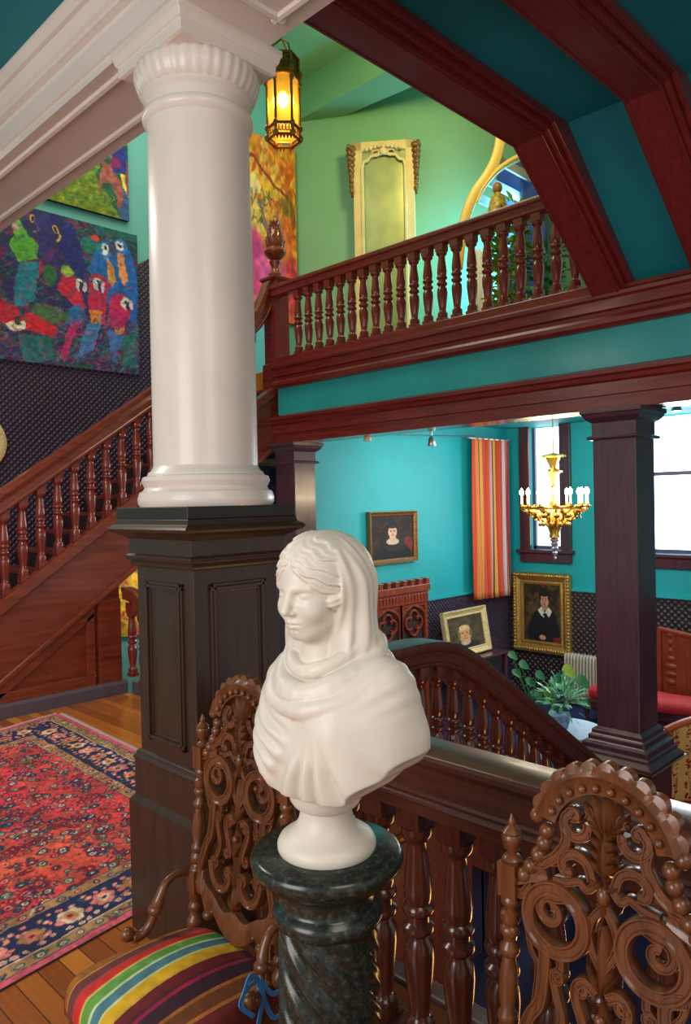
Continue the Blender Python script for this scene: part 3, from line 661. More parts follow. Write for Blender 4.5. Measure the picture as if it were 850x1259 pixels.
t = thing('stair_balustrade', 'reddish mahogany stair balustrade with turned balusters climbing behind the ivory column', 'balustrade', (3.5, SY+.04, 0))
pp = crom([(.4, 0, hr(.4)), (2.4, 0, hr(2.4)), (4.75, 0, hr(4.75)), (5.0, 0, hr(5.0)+.015), (5.15, 0, hr(5.15)+.07), (5.25, 0, hr(5.25)+.19), (5.33, 0, 4.20), (5.42, 0, 4.22)], 6)
obj('handrail', MB().sweep([Vector((p.x, SY+.03, p.z)) for p in pp], (0, -1, 0), rail_prof(.13, .17)), MAT['stair'], t, 30)
sb2 = baluster_mesh('baluster', .045, .60, .10, .12, MAT['galv'])
for k in range(20):
    x = 2.435-.157*2+.157*k
    if x > 5.3: break
    place('baluster', sb2, t, False, (x-3.5, -.0, hr(x)-.165-.79))

# gallery balustrade with corner newel
t = thing('gallery_balustrade', 'level reddish mahogany balustrade along the upper gallery with turned balusters', 'balustrade', (GX, 4.5, GF))
obj('handrail', MB().sweep([(GX+.03, 6.36, 4.135), (GX+.03, 2.55, 4.135)], (-1, 0, 0), rail_prof(.13, .125)), MAT['gal'], t, 30)
gb = baluster_mesh('baluster', .047, .59, .06, .065, MAT['galv'])
for k in range(21): place('baluster', gb, t, False, (.03, 5.965-.1595*k-4.5, 3.29-GF+.01))
obj('bottom_rail', MB().box(GX-.03, GX+.10, 2.55, 6.3, 3.285, 3.33), MAT['gal'], t, None, bevel=.006)
t = thing('newel_post', 'square newel post with artichoke finial at the gallery corner', 'newel post', (5.47, 6.42, GF))
nc = (5.46, 6.42, 0)
obj('shaft', MB().sq([(.12, 3.0), (.12, 3.28), (.10, 3.30), (.10, 4.08), (.115, 4.09), (.115, 4.13), (.10, 4.14), (.10, 4.20), (.13, 4.225), (.13, 4.25), (.08, 4.27)], nc), MAT['gal'], t, None, bevel=.004)
fin = obj('finial', MB().lathe([(.075, 4.26), (.08, 4.30), (.05, 4.33), (.045, 4.38), (.065, 4.42), (.07, 4.44), (.05, 4.46), (.09, 4.49), (.12, 4.53), (.125, 4.55), (.11, 4.57), (.095, 4.59), (.10, 4.62), (.095, 4.70), (.07, 4.80), (.03, 4.86)], 32, nc), MAT['stair'], t)
m = MB()
for row in range(6):
    zz = 4.62+row*.045; rr = .098-.012*row
    for k in range(9):
        a = 2*PI*(k+row*.5)/9; c_, s_ = math.cos(a), math.sin(a)
        b0 = Vector((nc[0]+rr*c_, nc[1]+rr*s_, zz)); tan = Vector((-s_, c_, 0))*.028
        tip = Vector((nc[0]+(rr+.022)*c_, nc[1]+(rr+.022)*s_, zz+.06)); ins = Vector((nc[0]+rr*.6*c_, nc[1]+rr*.6*s_, zz+.035))
        m.add([b0-tan, b0+tan, tip, ins, b0-Vector((0, 0, .025))], [(0, 4, 2), (4, 1, 2), (1, 3, 2), (3, 0, 2), (0, 1, 4), (0, 3, 1)])
obj('finial_leaf', m, MAT['stair'], fin, None)
# ================================================================ the marble bust (sculpted as one implicit surface)
def surface_nets(D, org, h):
    nx, ny, nz = D.shape; ins = D < 0
    c = np.zeros((nx-1, ny-1, nz-1), np.int8)
    for i in (0, 1):
        for j in (0, 1):
            for k in (0, 1): c += ins[i:nx-1+i, j:ny-1+j, k:nz-1+k]
    act = (c > 0) & (c < 8); idx = np.full(act.shape, -1, np.int64); idx[act] = np.arange(act.sum())
    I, J, K = np.nonzero(act); acc = np.zeros((len(I), 3)); cnt = np.zeros(len(I))
    corners = [(i, j, k) for i in (0, 1) for j in (0, 1) for k in (0, 1)]
    for a in corners:
        for b in corners:
            if sum(b) == sum(a)+1 and all(q >= p for p, q in zip(a, b)):
                da = D[I+a[0], J+a[1], K+a[2]]; db = D[I+b[0], J+b[1], K+b[2]]; cr = (da < 0) != (db < 0)
                t = np.where(cr, da/np.where(cr, da-db, 1), 0)
                for ax in range(3): acc[:, ax] += cr*(a[ax]+t*(b[ax]-a[ax]))
                cnt += cr
    V = np.stack([I, J, K], 1)+acc/cnt[:, None]; V = V*h+np.array(org)
    Q = []
    for ax in range(3):
        s0 = [slice(1, -1)]*3; s0[ax] = slice(0, -1); s1 = list(s0); s1[ax] = slice(1, None)
        A = ins[tuple(s0)]; B = ins[tuple(s1)]; e = np.nonzero(A != B)
        off = [1, 1, 1]; off[ax] = 0; g = [e[q]+off[q] for q in range(3)]; sgn = A[e]
        u, v = [(1, 2), (2, 0), (0, 1)][ax]
        def cell(du, dv):
            p = [q.copy() for q in g]; p[u] = p[u]-du; p[v] = p[v]-dv; return idx[p[0], p[1], p[2]]
        q = np.stack([cell(1, 1), cell(0, 1), cell(0, 0), cell(1, 0)], 1); q[~sgn] = q[~sgn][:, ::-1]; Q.append(q)
    return V, np.concatenate(Q)
def smin(a, b, k):
    h = np.clip(.5+.5*(b-a)/k, 0, 1); return b*(1-h)+a*h-k*h*(1-h)
def smax(a, b, k): return -smin(-a, -b, k)
def sculpt_bust():
    h = .0026; lo = (-.25, -.175, .065); hi = (.23, .175, .712)
    ax = [np.arange(lo[i], hi[i], h, dtype=np.float32) for i in range(3)]
    X, Y, Z = np.meshgrid(*ax, indexing='ij')
    def ell(c, r, X=X, Y=Y, Z=Z):
        k = np.sqrt(((X-c[0])/r[0])**2+((Y-c[1])/r[1])**2+((Z-c[2])/r[2])**2); k2 = np.sqrt(((X-c[0])/r[0]**2)**2+((Y-c[1])/r[1]**2)**2+((Z-c[2])/r[2]**2)**2)
        return k*(k-1)/np.maximum(k2, 1e-4)
    def cap(a, b, ra, rb=None, X=X, Y=Y, Z=Z):
        rb = ra if rb is None else rb; a = np.array(a, np.float32); d = np.array(b, np.float32)-a
        t = np.clip(((X-a[0])*d[0]+(Y-a[1])*d[1]+(Z-a[2])*d[2])/(d@d), 0, 1)
        return np.sqrt((X-a[0]-t*d[0])**2+(Y-a[1]-t*d[1])**2+(Z-a[2]-t*d[2])**2)-(ra+(rb-ra)*t)
    def poly(P, r):
        D = None
        for i in range(len(P)-1):
            ra, rb = (r[i], r[i+1]) if hasattr(r, '__len__') else (r, r)
            q = cap(P[i], P[i+1], ra, rb); D = q if D is None else np.minimum(D, q)
        return D
    # head turned a little: rotate head coordinates about z, dip the chin
    Z0 = Z; Z = (.668+(Z0-.690)/.88).astype(np.float32); a = math.radians(-3); Xh = X*math.cos(a)+Y*math.sin(a); Yh = -X*math.sin(a)+Y*math.cos(a)
    b = math.radians(5); y0, z0 = 0, .50
    Yr = (Yh-y0)*math.cos(b)-(Z-z0)*math.sin(b)+y0; Zr = (Yh-y0)*math.sin(b)+(Z-z0)*math.cos(b)+z0
    H = dict(X=Xh, Y=Yr, Z=Zr); HX, HY, HZ = Xh, Yr, Zr
    aX = np.abs(HX)
    skull = ell((0, .0, .553), (.074, .094, .100), **H)
    face = ell((0, .038, .492), (.056, .058, .080), **H)
    d = smin(skull, face, .03)
    d = smin(d, ell((0, .056, .432), (.026, .026, .020), **H), .022)                       # chin
    jaw = cap((.050, .0, .470), (.012, .066, .432), .022, .016, X=aX, Y=HY, Z=HZ); d = smin(d, jaw, .025)
    cheek = ell((.036, .066, .488), (.022, .020, .024), X=aX, Y=HY, Z=HZ); d = smin(d, cheek, .022)
    sock = ell((.030, .104, .524), (.019, .018, .0115), X=aX, Y=HY, Z=HZ); d = smax(d, -sock, .014)
    brow = cap((.008, .090, .540), (.046, .074, .542), .0055, .004, X=aX, Y=HY, Z=HZ); d = smin(d, brow, .012)
    lid = ell((.030, .0765, .523), (.0155, .0125, .0105), X=aX, Y=HY, Z=HZ); d = smin(d, lid, .003)
    lidt = cap((.018, .089, .532), (.042, .081, .5305), .0008, X=aX, Y=HY, Z=HZ); d = smax(d, -lidt, .003)
    nose = cap((0, .088, .545), (0, .110, .492), .0075, .0098, **H); d = smin(d, nose, .010)
    d = smin(d, ell((0, .109, .487), (.0095, .010, .008), **H), .005)
    wing = ell((.0095, .097, .4845), (.0075, .010, .0075), X=aX, Y=HY, Z=HZ); d = smin(d, wing, .004)
    nos = ell((.006, .103, .477), (.0035, .0055, .003), X=aX, Y=HY, Z=HZ); d = smax(d, -nos, .002)
    muzz = ell((0, .080, .458), (.026, .018, .020), **H); d = smin(d, muzz, .014)
    phil = cap((0, .103, .474), (0, .103, .466), .002, **H); d = smax(d, -phil, .004)
    ul = cap((.004, .0985, .4625), (.018, .090, .4575), .0048, .0022, X=aX, Y=HY, Z=HZ); d = smin(d, ul, .003)
    ll = cap((.0, .0965, .4500), (.014, .090, .4525), .0058, .0025, X=aX, Y=HY, Z=HZ); d = smin(d, ll, .003)
    mo = cap((.0, .1035, .4570), (.022, .088, .4555), .0014, X=aX, Y=HY, Z=HZ); d = smax(d, -mo, .003)
    und = cap((0, .098, .441), (.008, .093, .441), .003, X=aX, Y=HY, Z=HZ); d = smax(d, -und, .006)
    Z = Z0; neck = cap((0, -.006, .50), (.004, -.010, .32), .048, .054, X=X, Y=Y, Z=Z0); d = smin(d, neck, .02)
    headd = d
    ear = ell((.070, .004, .497), (.008, .013, .020), X=aX, Y=HY, Z=HZ); earh = ell((.078, .008, .499), (.005, .007, .012), X=aX, Y=HY, Z=HZ)
    headd = smin(headd, smax(ear, -earh, .003), .004)
    # hair: parted, waving back over the ears
    hs = ell((0, -.002, .556), (.086, .101, .111), **H)
    s_ = aX+.55*(.62-HZ)                                          # runs from the parting down to the ear
    strand = HZ*1.0+aX*.75                                       # across the strands
    wave = np.sin(strand*520+1.5*np.sin(s_*120))*.0017+np.sin(strand*260+1.2*np.sin(s_*120+.5))*.0015
    part = .006*np.exp(-(aX/.006)**2)
    hs = hs-wave*np.clip(aX/.01, 0, 1)+part
    zl = .600-1.05*aX-6*np.maximum(aX-.045, 0)**1.3               # hair line on the forehead
    facecut = np.maximum(HZ-zl, -(HY-.02)*.8)                     # keep hair above the line or far back
    hair = smax(hs, -facecut*.7, .006)
    hair = smax(hair, -(HZ-.478), .01)
    bun = ell((.068, .022, .505), (.018, .030, .022), X=aX, Y=HY, Z=HZ)-.0015*np.sin(HZ*420+HY*160); hair = smin(hair, smax(bun, -facecut-.012, .004), .006)
    D = smin(headd, hair, .004)
    # veil over the head, falling to the shoulders
    vo = ell((0, -.020, .585), (.100, .112, .104))
    fallw = cap((.054, -.026, .57), (.070, -.030, .38), .047, .054, X=np.abs(X), Y=Y, Z=Z)
    back = cap((0, -.05, .56), (0, -.055, .34), .075, .085)
    veil = smin(smin(vo, fallw, .035), back, .03)
    ang = np.arctan2(X, -(Y+.0)+.001)
    vf = .0028*np.sin(ang*13+6*(Z-.4))+.0022*np.sin(ang*23+10*np.sin(Z*9))
    veil = veil-vf*np.clip((.69-Z)/.12, 0, 1)
    inner = smin(ell((0, .0, .58), (.087, .108, .100)), cap((0, .045, .55), (0, .075, .37), .058, .040), .02)
    front = -(Y-(.018-.16*np.clip(.585-Z, 0, .3)+.35*np.clip(Z-.625, 0, .1)+.75*np.clip(.46-Z, 0, .2)))   # negative in front of the edge
    opening = smax(inner, front, .006)
    veil = smax(veil, -opening, .006)
    fr = ell((0, .10, .58), (.12, .083, .12)); veil = smax(veil, -fr, .008)
    veil = smax(veil, -(Z-.32), .02)
    D = smin(D, veil, .004)
    # torso
    Z = Z0-.068
    T = ell((0, -.02, .20), (.175, .100, .165), Z=Z)
    T = smin(T, cap((-.125, -.030, .285), (.095, -.030, .285), .064, .058, Z=Z), .05)
    T = smin(T, ell((.060, .046, .195), (.072, .062, .075), Z=Z), .045)
    T = smin(T, ell((-.068, .048, .200), (.080, .062, .080), Z=Z), .05)
    T = smin(T, ell((-.142, -.035, .190), (.074, .084, .15), Z=Z), .05)
    T = smin(T, ell((.104, -.020, .190), (.050, .078, .12), Z=Z), .05)
    T = smin(T, cap((-.172, -.06, .18), (-.10, .02, .08), .040, Z=Z), .05); T = smin(T, ell((.055, .036, .120), (.086, .066, .09), Z=Z), .05); T = smin(T, ell((-.03, .045, .10), (.11, .065, .09), Z=Z), .05)
    T = smin(T, ell((-.120, -.015, .145), (.082, .085, .10), Z=Z), .05)
    # pleats: radiating from the left breast downwards, crossing folds on the right side
    px_, pz_ = -.050, .270
    th = np.arctan2(X-px_, -(Z-pz_)); rr = np.sqrt((X-px_)**2+(Z-pz_)**2)
    pl = np.sin(th*20+1.6*np.sin(th*5))
    pl = np.where(pl > 0, pl, pl*1.6)
    low = np.clip((.215-Z)/.10, 0, 1)*np.clip((.09-X)/.05, 0, 1)
    T = T-.0066*pl*low*np.clip((X+.19)/.08, .45, 1)*np.clip((.17-Z)/.05+.35, .35, 1)
    # right side: catenary folds from shoulder sweeping to the centre-low
    q = Z-.75*X+1.5*(X-.02)**2
    sw = np.sin(q*150+1.8*np.sin(X*22)+.8*np.sin(Z*33))
    m2 = np.clip((X+.02)/.06, 0, 1)*np.clip((.27-Z)/.04, 0, 1)
    T = T-.0042*np.where(sw > 0, sw, sw*1.2)*m2*np.clip(.55+.5*np.sin(X*31+Z*17+Y*20), .12, 1)
    sh = np.sin((Z-.5*np.abs(X))*150+3*X*10)*.0012*np.clip((Z-.24)/.03, 0, 1); T = T-sh
    # broad soft pleats on the left breast
    T = T-.0007*np.sin(th*9+1)*np.clip((rr-.05)/.06, 0, 1)*(1-low)*np.clip((-X+.02)/.05, 0, 1)
    D = smin(D, T, .012)
    # cowl: thick folds slung round the neck
    Z = Z0
    for fz, fy, rx, tr in ((.352, .094, .100, .0235), (.320, .108, .130, .0200), (.392, .070, .080, .0165), (.345, .112, .118, .008)):
        P = []
        for k in range(29):
            t = 2*PI*k/28; c_ = math.cos(t); x = rx*math.sin(t)*(1.0 if math.sin(t) > 0 else 1.12)
            y = (fy+.007 if c_ > 0 else .085)*c_-.022; z = fz+.050*(1-c_)+(.012 if x < 0 else 0)*abs(math.sin(t))
            P.append((x, y, z))
        D = smin(D, poly(P, [tr*(1+.10*math.sin(1.1*i+fz*90)) for i in range(29)]), .0045)
    for k in range(3):
        o_ = k*.017
        P = [(-.03-o_*.6, .094-o_*.2, .318-o_), (-.085-o_*.5, .076, .338-o_), (-.130-o_*.4, .030, .372-o_*.9), (-.152-o_*.4, -.025, .388-o_*1.0), (-.155-o_*.4, -.085, .372-o_*.9)]
        D = smin(D, poly([tuple(p) for p in crom(P, 3)], .0115-.0012*k), .014)
    # trim the bottom: crisp scalloped edge, higher at the sides
    zb = .140+.9*np.maximum(X, 0)**2+np.maximum(-X-.105, 0)*.80+.0035*pl*np.clip((.09-X)/.05, 0, 1)
    D = smax(D, -(Z-zb), .004)
    D = smax(D, -(Y+.135+.0*Z), .01)
    V, Q = surface_nets(D, lo, h)
    # light smoothing
    E0 = np.concatenate([Q[:, [0, 1]], Q[:, [1, 2]], Q[:, [2, 3]], Q[:, [3, 0]]])
    for _ in range(2):
        acc = np.zeros_like(V); cnt = np.zeros(len(V))
        for c in range(3): acc[:, c] = np.bincount(E0[:, 0], V[E0[:, 1], c], len(V))+np.bincount(E0[:, 1], V[E0[:, 0], c], len(V))
        cnt = np.bincount(E0[:, 0], minlength=len(V))+np.bincount(E0[:, 1], minlength=len(V))
        V = V*.5+.5*acc/cnt[:, None]
    return V, Q
MX, MY = 1.109, 1.174
bt = thing('marble_bust', 'white marble bust of a veiled woman on a green marble pedestal', 'bust', (MX, MY, 1.0), math.radians(96))
V, Q = sculpt_bust()
bo = place('veiled_figure', np_mesh('veiled_figure', V, Q, MAT['marble']), bt, False)
so = MB().lathe([(.104, 0), (.107, .006), (.107, .016), (.102, .026), (.094, .032), (.085, .036), (.070, .048), (.060, .064), (.056, .082), (.057, .092)], 48)
so.lathe([(.055, .088), (.070, .098), (.078, .110), (.078, .135), (.070, .15), (.05, .19)], 48)
obj('socle', so, MAT['marble'], bt, 50, world=False)
# green marble stand
t = thing('marble_pedestal', 'round dark green marble pedestal with a spirally fluted shaft, under the white bust', 'pedestal', (MX, MY, 0))
obj('top', MB().lathe([(.10, .935), (.135, .942), (.150, .955), (.155, .962), (.163, .970), (.1665, .982), (.163, .994), (.155, .9995)], 64), MAT['verde'], t, 50, world=False)
m = MB().lathe([(.10, .84), (.106, .845), (.118, .855), (.122, .868), (.118, .882), (.108, .888), (.104, .895), (.104, .925), (.115, .935), (.12, .94)], 64)
obj('neck', m, MAT['verde'], t, 50, world=False)
mm = MB(); prof = [(.102+.004*math.sin(PI*k/160), .12+.735*k/160) for k in range(161)]
mm.lathe(prof, 160, rfun=lambda a, z: 1+.15*(abs(math.sin((a*8+z*76)/2))**.7-.5)+.03*math.sin(a*8+z*76+.9)*math.cos(2*(a*8+z*76))*min(1, max(0, (z-.12)/.05))*min(1, max(0, (.85-z)/.05)))
obj('twisted_shaft', mm, MAT['verde'], t, 80, world=False)
obj('base', MB().sq([(.17, 0), (.17, .05)]).lathe([(.165, .05), (.168, .07), (.155, .085), (.13, .09), (.12, .105), (.108, .13)], 64), MAT['verde'], t, 50, world=False)
# ================================================================ carved chairs
def chair_x(z): return .085*(z-1.0)          # rake of the back: local x of the back plane
CT = .032
def P3(u, z, d=0): return Vector((chair_x(z)+d, -u, z))
BN = Vector((1, 0, -.085)).normalized()
def gprof(w, d):
    return [(-w/2, -d*.28), (-w*.43, -d*.5), (-w*.31, -d*.5), (-w*.20, -d*.36), (w*.20, -d*.36), (w*.31, -d*.5), (w*.43, -d*.5), (w/2, -d*.28), (w/2, d*.4), (w*.4, d*.5), (-w*.4, d*.5), (-w/2, d*.4)]
def rib(m, pts, w, d=.030, n=5, sc=None, closed=False, off=0, both=True):
    for sgn in ((1, -1) if both else (1,)):
        q = [P3(sgn*u, z, off) for u, z in pts]
        m.sweep(crom(q, n, closed), BN, gprof(w*1.18, d), sc, closed)
def spiral(cx, cz, r0, r1, a0, turns, n=22):
    return [(cx+(r0+(r1-r0)*k/n)*math.cos(a0+turns*2*PI*k/n), cz+(r0+(r1-r0)*k/n)*math.sin(a0+turns*2*PI*k/n)) for k in range(n+1)]
def stile_profile():
    return [(.016, .42), (.023, .43), (.023, .45), (.015, .46), (.013, .475), (.022, .485), (.022, .495), (.014, .505), (.02, .515), (.02, .53), (.024, .535), (.024, .605), (.018, .61), (.014, .62), (.021, .63), (.021, .645), (.015, .655),
            (.021, .665), (.021, .675), (.014, .685), (.020, .72), (.019, .76), (.013, .79), (.021, .80), (.021, .812), (.013, .82), (.013, .83), (.021, .84), (.021, .85), (.015, .855), (.021, .865), (.021, .88), (.014, .885), (.014, .892), (.021, .90), (.021, .91), (.016, .915), (.016, .92)]
def carved_chair(label, loc):
    t = thing('carved_chair', label, 'chair', loc, 0, None)
    for sgn in (1, -1):
        u = .207*sgn
        p = MB(); prof = stile_profile(); seg = 14; V = []
        for r, z in prof:
            c = P3(u, z); V += [(c.x+r*math.cos(2*PI*k/seg), c.y+r*math.sin(2*PI*k/seg), z) for k in range(seg)]
        Fs = [(i*seg+k, i*seg+(k+1) % seg, (i+1)*seg+(k+1) % seg, (i+1)*seg+k) for i in range(len(prof)-1) for k in range(seg)]
        p.add(V, Fs)
        c = P3(u, .94); p.box(c.x-.021, c.x+.021, c.y-.021, c.y+.021, .915, .985)
        c = P3(u, .55); p.box(c.x-.022, c.x+.022, c.y-.022, c.y+.022, .535, .605)
        st = obj('stile', p, MAT['chair'], t, 50, world=False)
        c = P3(u, 1.0)
        obj('finial', MB().lathe([(.020, .985), (.022, .99), (.018, .996), (.010, 1.0), (.012, 1.006), (.017, 1.012), (.021, 1.028), (.0225, 1.036), (.019, 1.042), (.021, 1.046), (.014, 1.054), (.007, 1.060), (.009, 1.066), (.005, 1.074), (.0015, 1.084)], 16, (c.x, c.y, 0)), MAT['chair'], st, 50, world=False)
    # crest: arched band with scalloped edge and a row of beads
    m = MB()
    def arc(r, a): return (r*math.sin(a), 1.070+r*math.cos(a))
    n = 144; A = 1.32; inn = []; out = []
    for k in range(n+1):
        a = -A+2*A*k/n
        out.append(arc(.153+.013*abs(math.sin(11*PI*k/n))**.6, a)); inn.append(arc(.105, a))
    V = []
    for k_, ((uo, zo), (ui, zi)) in enumerate(zip(out, inn)):
        a = -A+2*A*k_/n; um, zm = arc(.140, a)
        V += [P3(uo, zo, .012), P3(uo, zo, -.010), P3(*arc(.1505, a), -.013), P3(*arc(.142, a), -.030), P3(*arc(.129, a), -.018), P3(ui, zi, -.016), P3(ui, zi, .012)]
    Fs = []
    for k in range(n):
        for j in range(7): Fs.append((k*7+j, k*7+(j+1) % 7, (k+1)*7+(j+1) % 7, (k+1)*7+j))
    Fs += [tuple(range(7)), tuple(n*7+j for j in range(7))[::-1]]
    m.add(V, Fs)
    cr = obj('crest', m, MAT['chair'], t, 45, world=False)
    for k in range(10):
        a = -1.13+2.26*k/9; u, z = arc(.118, a); c = P3(u, z, -.022)
        obj('bead', MB().ball(c, .0085, 10, 6), MAT['chair'], cr, 'all', world=False)
    for sgn in (1, -1):                       # roped shoulders below the crest
        m = MB()
        for k, (u, z) in enumerate(((.146, 1.098), (.124, 1.072), (.130, 1.046), (.142, 1.019), (.158, .992), (.172, .970))):
            c = P3(sgn*u, z, -.004); m.ball(c, (.018, .0165, .0165), 12, 8)
        obj('roped_shoulder', m, MAT['chair'], t, 'all', world=False)
    # openwork
    m = MB()
    rib(m, spiral(.098, .905, .060, .060, 2.2, 1.0, 24)[:-1], .026, .034, 2, closed=True)        # big rings
    rib(m, [(.066, .958)]+spiral(.108, .918, .030, .010, 1.9, -1.1, 14), .017, .026, 2)           # volute inside
    m2 = MB()
    rib(m, [(.120, .985), (.150, .978), (.185, .962), (.200, .955)], .030, .026)                   # ring to stile
    rib(m, [(.155, .955), (.175, .93), (.19, .93)], .018, .022)
    rib(m, spiral(.060, 1.103, .026, .024, 2.9, .62, 10)+spiral(.066, 1.118, .010, .003, 0, .8, 6), .018, .026, 2)  # c scrolls under the crest
    rib(m, [(.034, 1.118), (.030, 1.13), (.036, 1.14)], .016, .024)
    rib(m, [(.085, 1.10), (.080, 1.065), (.100, 1.03), (.130, 1.005), (.150, .985)], .020, .024)   # to the shoulder
    rib(m, [(.022, 1.005), (.034, 1.035), (.062, 1.045), (.085, 1.03), (.082, 1.008), (.066, 1.008)], .018, .028, 4)
    rib(m, [(.018, 1.00), (.034, .985), (.05, .995), (.075, .985), (.105, .98)], .014, .022)
    rib(m, [(.082, 1.02), (.115, 1.01), (.135, .99)], .012, .02)
    rib(m, [(.0, .965), (.022, .935), (.030, .905)], .014, .022); rib(m, [(.030, .905), (.020, .875), (.0, .845)], .014, .022)
    rib(m, [(.155, .858), (.122, .84), (.122, .79), (.128, .735), (.148, .70), (.165, .655), (.178, .61)], .024, .028, 6)   # outer frame
    rib(m, [(.175, .84), (.168, .80), (.168, .72), (.185, .655)][:0] or [(.160, .87), (.150, .83), (.134, .80), (.140, .73), (.152, .69), (.17, .64), (.185, .60)], .012, .024, 6)
    rib(m, [(.088, .845), (.086, .815), (.100, .795), (.092, .76), (.080, .72), (.092, .685), (.108, .66)], .016, .022, 5)
    rib(m, spiral(.092, .795, .014, .004, .0, 1.1, 10), .011, .024, 2)
    rib(m, spiral(.106, .660, .018, .005, 2.6, 1.1, 10), .013, .024, 2)
    rib(m, [(.012, .80), (.032, .812), (.050, .80), (.052, .775), (.040, .745), (.030, .715), (.034, .695)], .018, .026, 5)
    rib(m, spiral(.040, .795, .012, .004, 0, -1, 8), .012, .024, 2); rib(m, spiral(.044, .700, .013, .004, 2.6, -1.1, 8), .012, .024, 2)
    rib(m, [(.120, .66), (.105, .615), (.075, .592), (.045, .60), (.028, .625), (.030, .65)], .022, .030, 6)   # lower u scrolls
    rib(m, spiral(.036, .645, .016, .005, 3.3, -1.1, 10), .014, .024, 2)
    obj('scrollwork', m, MAT['chair'], t, 50, world=False)
    m = MB()                                   # centre spine: palmette, leaves, cup, drop
    def leafp(u0, z0, u1, z1, w, off=-.016):
        a, b = P3(u0, z0), P3(u1, z1); dv = b-a; L = dv.length; dn = dv.normalized(); sd = BN.cross(dn)
        prof = [(0, .25), (.2, .8), (.45, 1), (.7, .75), (.9, .35), (1, .03)]; V = []
        for t_, q in prof:
            c = a+dn*(L*t_); V += [c+sd*(w/2*q), c-BN*(.012+.01*math.sin(PI*t_))*1.0, c-sd*(w/2*q), c+BN*.010]
        Fs = [(i*4+j, i*4+(j+1) % 4, i*4+4+(j+1) % 4, i*4+4+j) for i in range(5) for j in range(4)]+[(3, 2, 1, 0), (20, 21, 22, 23)]
        m.add(V, Fs)
    leafp(0, 1.10, 0, 1.185, .034)
    for s_ in (1, -1):
        leafp(.004*s_, 1.10, .030*s_, 1.178, .028); leafp(.01*s_, 1.105, .046*s_, 1.15, .024); leafp(.012*s_, 1.108, .036*s_, 1.118, .020)
        for k in range(4): leafp(0, 1.02+.022*k, .034*s_, 1.052+.022*k, .020)
        leafp(0, .80, .030*s_, .845, .018); leafp(0, .99, .03*s_, 1.012, .018)
        leafp(.0, .70, .022*s_, .742, .016); leafp(.0, .545, .026*s_, .585, .020)
    leafp(0, 1.01, 0, 1.115, .040); leafp(0, 1.01, 0, .93, .026); leafp(0, .93, 0, .79, .038); leafp(0, .66, 0, .80, .030); leafp(0, .70, 0, .60, .026); leafp(0, .54, 0, .63, .040)
    m.ball(P3(0, .757, -.012), .012, 10, 6); m.ball(P3(0, .985, -.008), (.016, .014, .02), 10, 6)
    obj('palmette_spine', m, MAT['chair'], t, 50, world=False)
    m = MB(); up = [(-.20, .605), (-.165, .618), (-.150, .585), (-.10, .560), (-.05, .530), (0, .545), (.05, .530), (.10, .560), (.150, .585), (.165, .618), (.20, .605)]
    lo_ = [(.20, .535), (.165, .540), (.145, .500), (.125, .485), (.10, .505), (.07, .480), (.035, .462), (0, .452), (-.035, .462), (-.07, .480), (-.10, .505), (-.125, .485), (-.145, .500), (-.165, .540), (-.20, .535)]
    U = crom([(a, b, 0) for a, b in up], 5); Lq = crom([(a, b, 0) for a, b in lo_[::-1]], 4); N = 48
    def samp(Pl, k):
        f = k/N*(len(Pl)-1); i = min(int(f), len(Pl)-2); return Pl[i].lerp(Pl[i+1], f-i)
    V = []
    for k in range(N+1):
        a, b = samp(U, k), samp(Lq, k)
        V += [P3(a.x, a.y, .010), P3(a.x, a.y, -.010), P3((a.x+b.x)/2, (a.y*.5+b.y*.5), -.020), P3(b.x, b.y, -.010), P3(b.x, b.y, .010)]
    Fs = [(k*5+j, k*5+(j+1) % 5, k*5+5+(j+1) % 5, k*5+5+j) for k in range(N) for j in range(5)]+[(0, 1, 2, 3, 4), tuple(N*5+j for j in range(5))[::-1]]
    m.add(V, Fs)
    for s_ in (1, -1): m.ball(P3(.128*s_, .492, -.006), (.018, .018, .016), 12, 8); m.ball(P3(.10*s_, .512, -.012), .008, 8, 6)
    obj('apron', m, MAT['chair'], t, 50, world=False)
    # arms: low scrolled side pieces from the stile to the seat rail
    for s_ in (1, -1):
        m = MB(); y = -s_*.225; g = .74 if s_ > 0 else 1.0
        pth = crom([(-.030, y, .572), (-.060*g, y, .596), (-.100*g, y, .602), (-.135*g, y, .588), (-.155*g, y, .555), (-.168*g, y*1.02, .525)], 5)
        m.tube(pth, .012, 12, [.019-.007*math.sin(PI*min(1, i/22)) for i in range(len(pth))])
        m.ball((-.172*g, y*1.02, .520), (.022, .024, .019), 14, 10)
        p2 = crom([(-.172*g, y*1.02, .510), (-.188*g, y*1.05, .475), (-.212*g, y*1.08, .455), (-.240*g, y*1.10, .455)], 4)
        m.tube(p2, .016, 12, [.012+.005*(i/12) for i in range(len(p2))]); m.ball((-.252*g, y*1.12, .468), (.022, .020, .022), 14, 10)
        obj('arm', m, MAT['chair'], t, 'all', world=False)
    # seat frame and legs
    fr = MB(); fr.prism([(-.03, -.215), (-.03, .215), (-.46, .245), (-.46, -.245)], 'z', .33, .385); obj('seat_frame', fr, MAT['chair'], t, None, world=False, bevel=.012)
    for (x, y) in ((-.055, .2), (-.055, -.2), (-.43, .215), (-.43, -.215)):
        obj('leg', MB().lathe([(.014, 0), (.022, .01), (.022, .03), (.013, .05), (.018, .12), (.022, .20), (.014, .24), (.022, .26), (.014, .28), (.024, .30), (.024, .34)], 14, (x, y, 0)), MAT['chair'], t, 50, world=False)
    # cushion, striped front to back
    cv = Cv(120, 360, (60, 20, 25))
